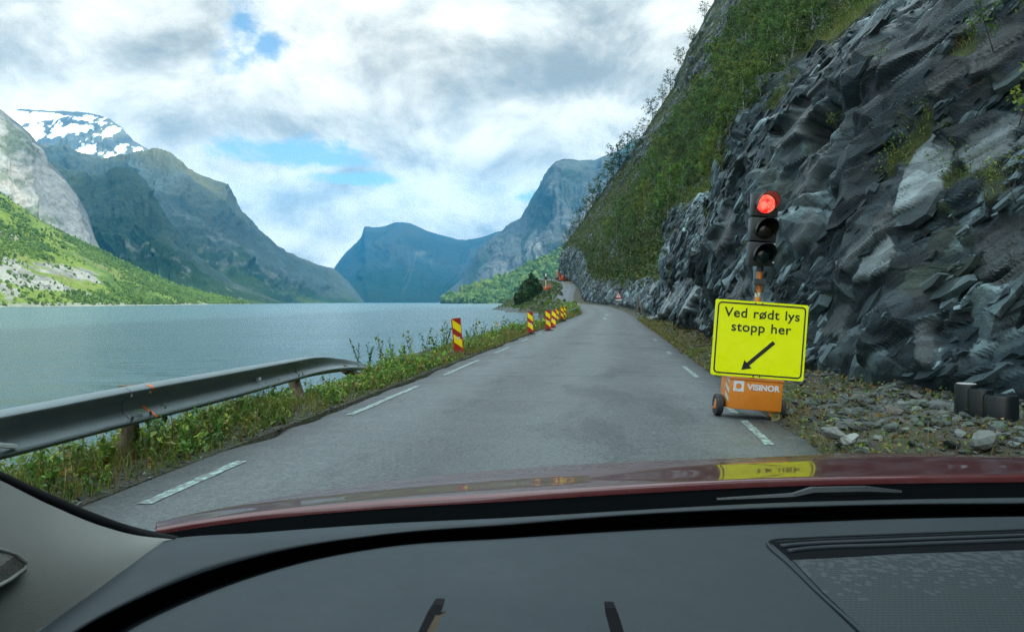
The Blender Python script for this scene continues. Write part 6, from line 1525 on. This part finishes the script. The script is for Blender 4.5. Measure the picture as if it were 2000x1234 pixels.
m, g, b = mat('tweeter_mesh', (0.02, 0.02, 0.018), .6); p = opos(g); vo = g.n('ShaderNodeTexVoronoi'); vo.inputs['Scale'].default_value = 380; g.put(vo.inputs['Vector'], p)
g.put(b.inputs['Base Color'], g.mix(g.ss(vo.outputs['Distance'], .25, .5), (0.006, 0.006, 0.006), (0.06, 0.058, 0.05))); M_TWE = m
tw_px = [(-100, 1060, .62), (0, 1074, .675), (30, 1083, .695), (52, 1098, .705), (48, 1112, .70), (20, 1132, .68), (0, 1143, .665), (-100, 1185, .60)]
Qg = np.array(rows); best = []
for x, y, Y in tw_px:                                              # lay the tweeter grille on the trim surface
    fp = Qg.reshape(-1, 3); ppx, ppy = pix(fp); i = int(np.argmin((ppx - x) ** 2 + (ppy - y) ** 2)); best.append(P(x, y, fp[i][1] * .985))
o = mk('tweeter_grille', np.array(best), [tuple(range(len(best)))], M_TWE); o.parent = pil; o.matrix_parent_inverse = pil.matrix_world.inverted()
qr = np.array(best[1:-1] ); b_ = MB(); b_.tube([P(-100, 1060, best[0][1])] + [tuple(v) for v in qr] + [tuple(best[-1])], .0022, 6); o = b_.build('tweeter_rim', M_PIL, None, smooth=True); o.parent = pil; o.matrix_parent_inverse = pil.matrix_world.inverted()
# bonnet, cowl, wiper
E0 = [(306, 1031), (400, 1014), (500, 1000), (750, 977), (1000, 962), (1250, 947), (1500, 935), (1750, 929), (2000, 926), (2250, 924)]
S0 = [(304, 1028, 1.60), (410, 997, 1.95), (520, 978, 2.2), (750, 945, 2.5), (1000, 920, 2.65), (1250, 904, 2.72), (1500, 895, 2.75), (1740, 886, 2.75), (1900, 890, 2.7), (2250, 897, 2.6)]
def rs(q, n=120): q = np.array(q); return resample_n(q, np.concatenate([[0], np.cumsum(np.linalg.norm(np.diff(q, axis=0), axis=1))]), n)
e0 = rs(lines(E0, .80)); s0 = rs([P(*v) for v in S0])
rows = [e0 + np.array((0, -.012, -.022)), e0 + np.array((0, -.008, -.006)), e0]
for t in np.linspace(.04, 1, 24):
    r_ = e0 * (1 - t) + s0 * t; r_[:, 2] += (.018 * np.sin(np.pi * t) ** 1.8) * np.linspace(.2, 1, 120) ** .3
    rows.append(r_)
fwd = s0 - e0
for t, dz_ in ((.12, -.016), (.25, -.045), (.45, -.11), (.7, -.24), (.8, -.5)):
    r_ = s0 + fwd * t; r_[:, 2] = s0[:, 2] + dz_; rows.append(r_)
bon = sheet('bonnet', rows, M_PAINTR, car)
cow = sheet('cowl', [e0 + np.array((0, -.010, -.020)), rs(lines(off_px(E0, 9), .77)), rs(lines([(a[0] * .5 + b_[0] * .5, a[1] * .45 + b_[1] * .55) for a, b_ in zip(E0, [A_[3], (400, 1047), A_[4], A_[5], A_[6], A_[7], A_[8], A_[9], A_[10], A_[11]])], .80)), rs(lines([(b_[0], b_[1] - 3) for b_ in [A_[3], (400, 1047), A_[4], A_[5], A_[6], A_[7], A_[8], A_[9], A_[10], A_[11]]], .90)), rs(lines([A_[3], (400, 1048), A_[4], A_[5], A_[6], A_[7], A_[8], A_[9], A_[10], A_[11]], .93))], M_COWL, car)
b_ = MB(); b_.tube([P(1400, 975, 1.42), P(1548, 968, 1.42), P(1585, 959, 1.43), P(1690, 957, 1.44), P(1760, 961, 1.44)], [.003, .006, .009, .009, .004], 6); pk(b_.build('wiper', soft('wiper_black', (0.02, 0.023, 0.026), .4), None), car)
# the windscreen: clear, faintly green glass
m = bpy.data.materials.new('windscreen_glass'); m.use_nodes = True; t_ = m.node_tree; t_.nodes.clear()
tr_ = t_.nodes.new('ShaderNodeBsdfTransparent'); tr_.inputs[0].default_value = (0.903, 0.985, 0.985, 1); oo_ = t_.nodes.new('ShaderNodeOutputMaterial'); t_.links.new(tr_.outputs[0], oo_.inputs[0])
us = np.linspace(-1.35, 1.6, 24); vs_ = np.linspace(0, 1, 12)
ws = np.array([[(x, 1.10 - .68 * v - .10 * (x - .4) ** 2, .925 + .82 * v) for v in vs_] for x in us])
sheet('windscreen', ws, m, car)
# phone holder whose two tips show at the bottom edge
M_GOLD = worn('gold_lit_side', (0.030, 0.020, 0.006), .7)  # gold colour stands in for light on the prong's inner side
ph = empty('phone_holder', tuple(P(1010, 1330, .6)))
tag(ph, 'two black prongs, one with its lit inner side painted gold, standing up from the bottom of the dashboard', 'phone holder')
for pth, ix in (([(859, 1174), (846, 1200), (806, 1290)], 1), ([(1191, 1180), (1197, 1204), (1222, 1290)], -1)):
    Yp = .66; c0 = [P(x, y, Yp - .0004 * (y - 1174)) for x, y in pth]; V = []; Fc = []
    for k_, q in enumerate(c0):
        w_ = (.0042, .0056, .0062)[k_]; V += [q + np.array((sx * w_, sy * .007, 0)) for sx, sy in ((-1, -1), (1, -1), (1, 1), (-1, 1))]
    for k_ in range(2):
        for j in range(4): Fc.append((k_ * 4 + j, k_ * 4 + (j + 1) % 4, (k_ + 1) * 4 + (j + 1) % 4, (k_ + 1) * 4 + j))
    Fc += [(3, 2, 1, 0), (8, 9, 10, 11)]; pr_ = pk(mk('prong', np.array(V), Fc, M_SEAL), ph); bpy.context.view_layer.update()
    gq = [P(x + ix * 9.0, y + dyy, Yp - .0105 - .0004 * (y - 1174)) for (x, y), dyy in zip(pth, (24, 6, 0))]; V = []; Fc = []
    for k_, q in enumerate(gq): V += [q + np.array((-.0016 - .001 * k_, 0, 0)), q + np.array((.0016 + .001 * k_, 0, 0)), q + np.array((.0016 + .001 * k_, .006, 0)), q + np.array((-.0016 - .001 * k_, .006, 0))]
    for k_ in range(2):
        for j in range(4): Fc.append((k_ * 4 + j, k_ * 4 + (j + 1) % 4, (k_ + 1) * 4 + (j + 1) % 4, (k_ + 1) * 4 + j))
    Fc += [(3, 2, 1, 0), (8, 9, 10, 11)]
    if ix == 1: o = mk('lit_side', np.array(V), Fc, M_GOLD); o.parent = pr_; o.matrix_parent_inverse = pr_.matrix_world.inverted()

# ------------------------------------------------------------------ the air: pale blue haze over the lake
V = [(x, y, z) for x in (-7550, 7550) for y in (-1550, 11050) for z in (-24, 1650)]
hz = mk('haze', np.array(V), [(0, 1, 3, 2), (4, 6, 7, 5), (0, 4, 5, 1), (2, 3, 7, 6), (0, 2, 6, 4), (1, 5, 7, 3)], [], None)
m = bpy.data.materials.new('haze'); m.use_nodes = True; t_ = m.node_tree; t_.nodes.clear()
pv = t_.nodes.new('ShaderNodeVolumePrincipled'); pv.inputs['Color'].default_value = (0.05, 0.50, 1.0, 1); pv.inputs['Density'].default_value = 6e-5; pv.inputs['Anisotropy'].default_value = 0.0
oo_ = t_.nodes.new('ShaderNodeOutputMaterial'); t_.links.new(pv.outputs[0], oo_.inputs['Volume']); hz.data.materials.append(m)
tag(hz, kind='stuff')
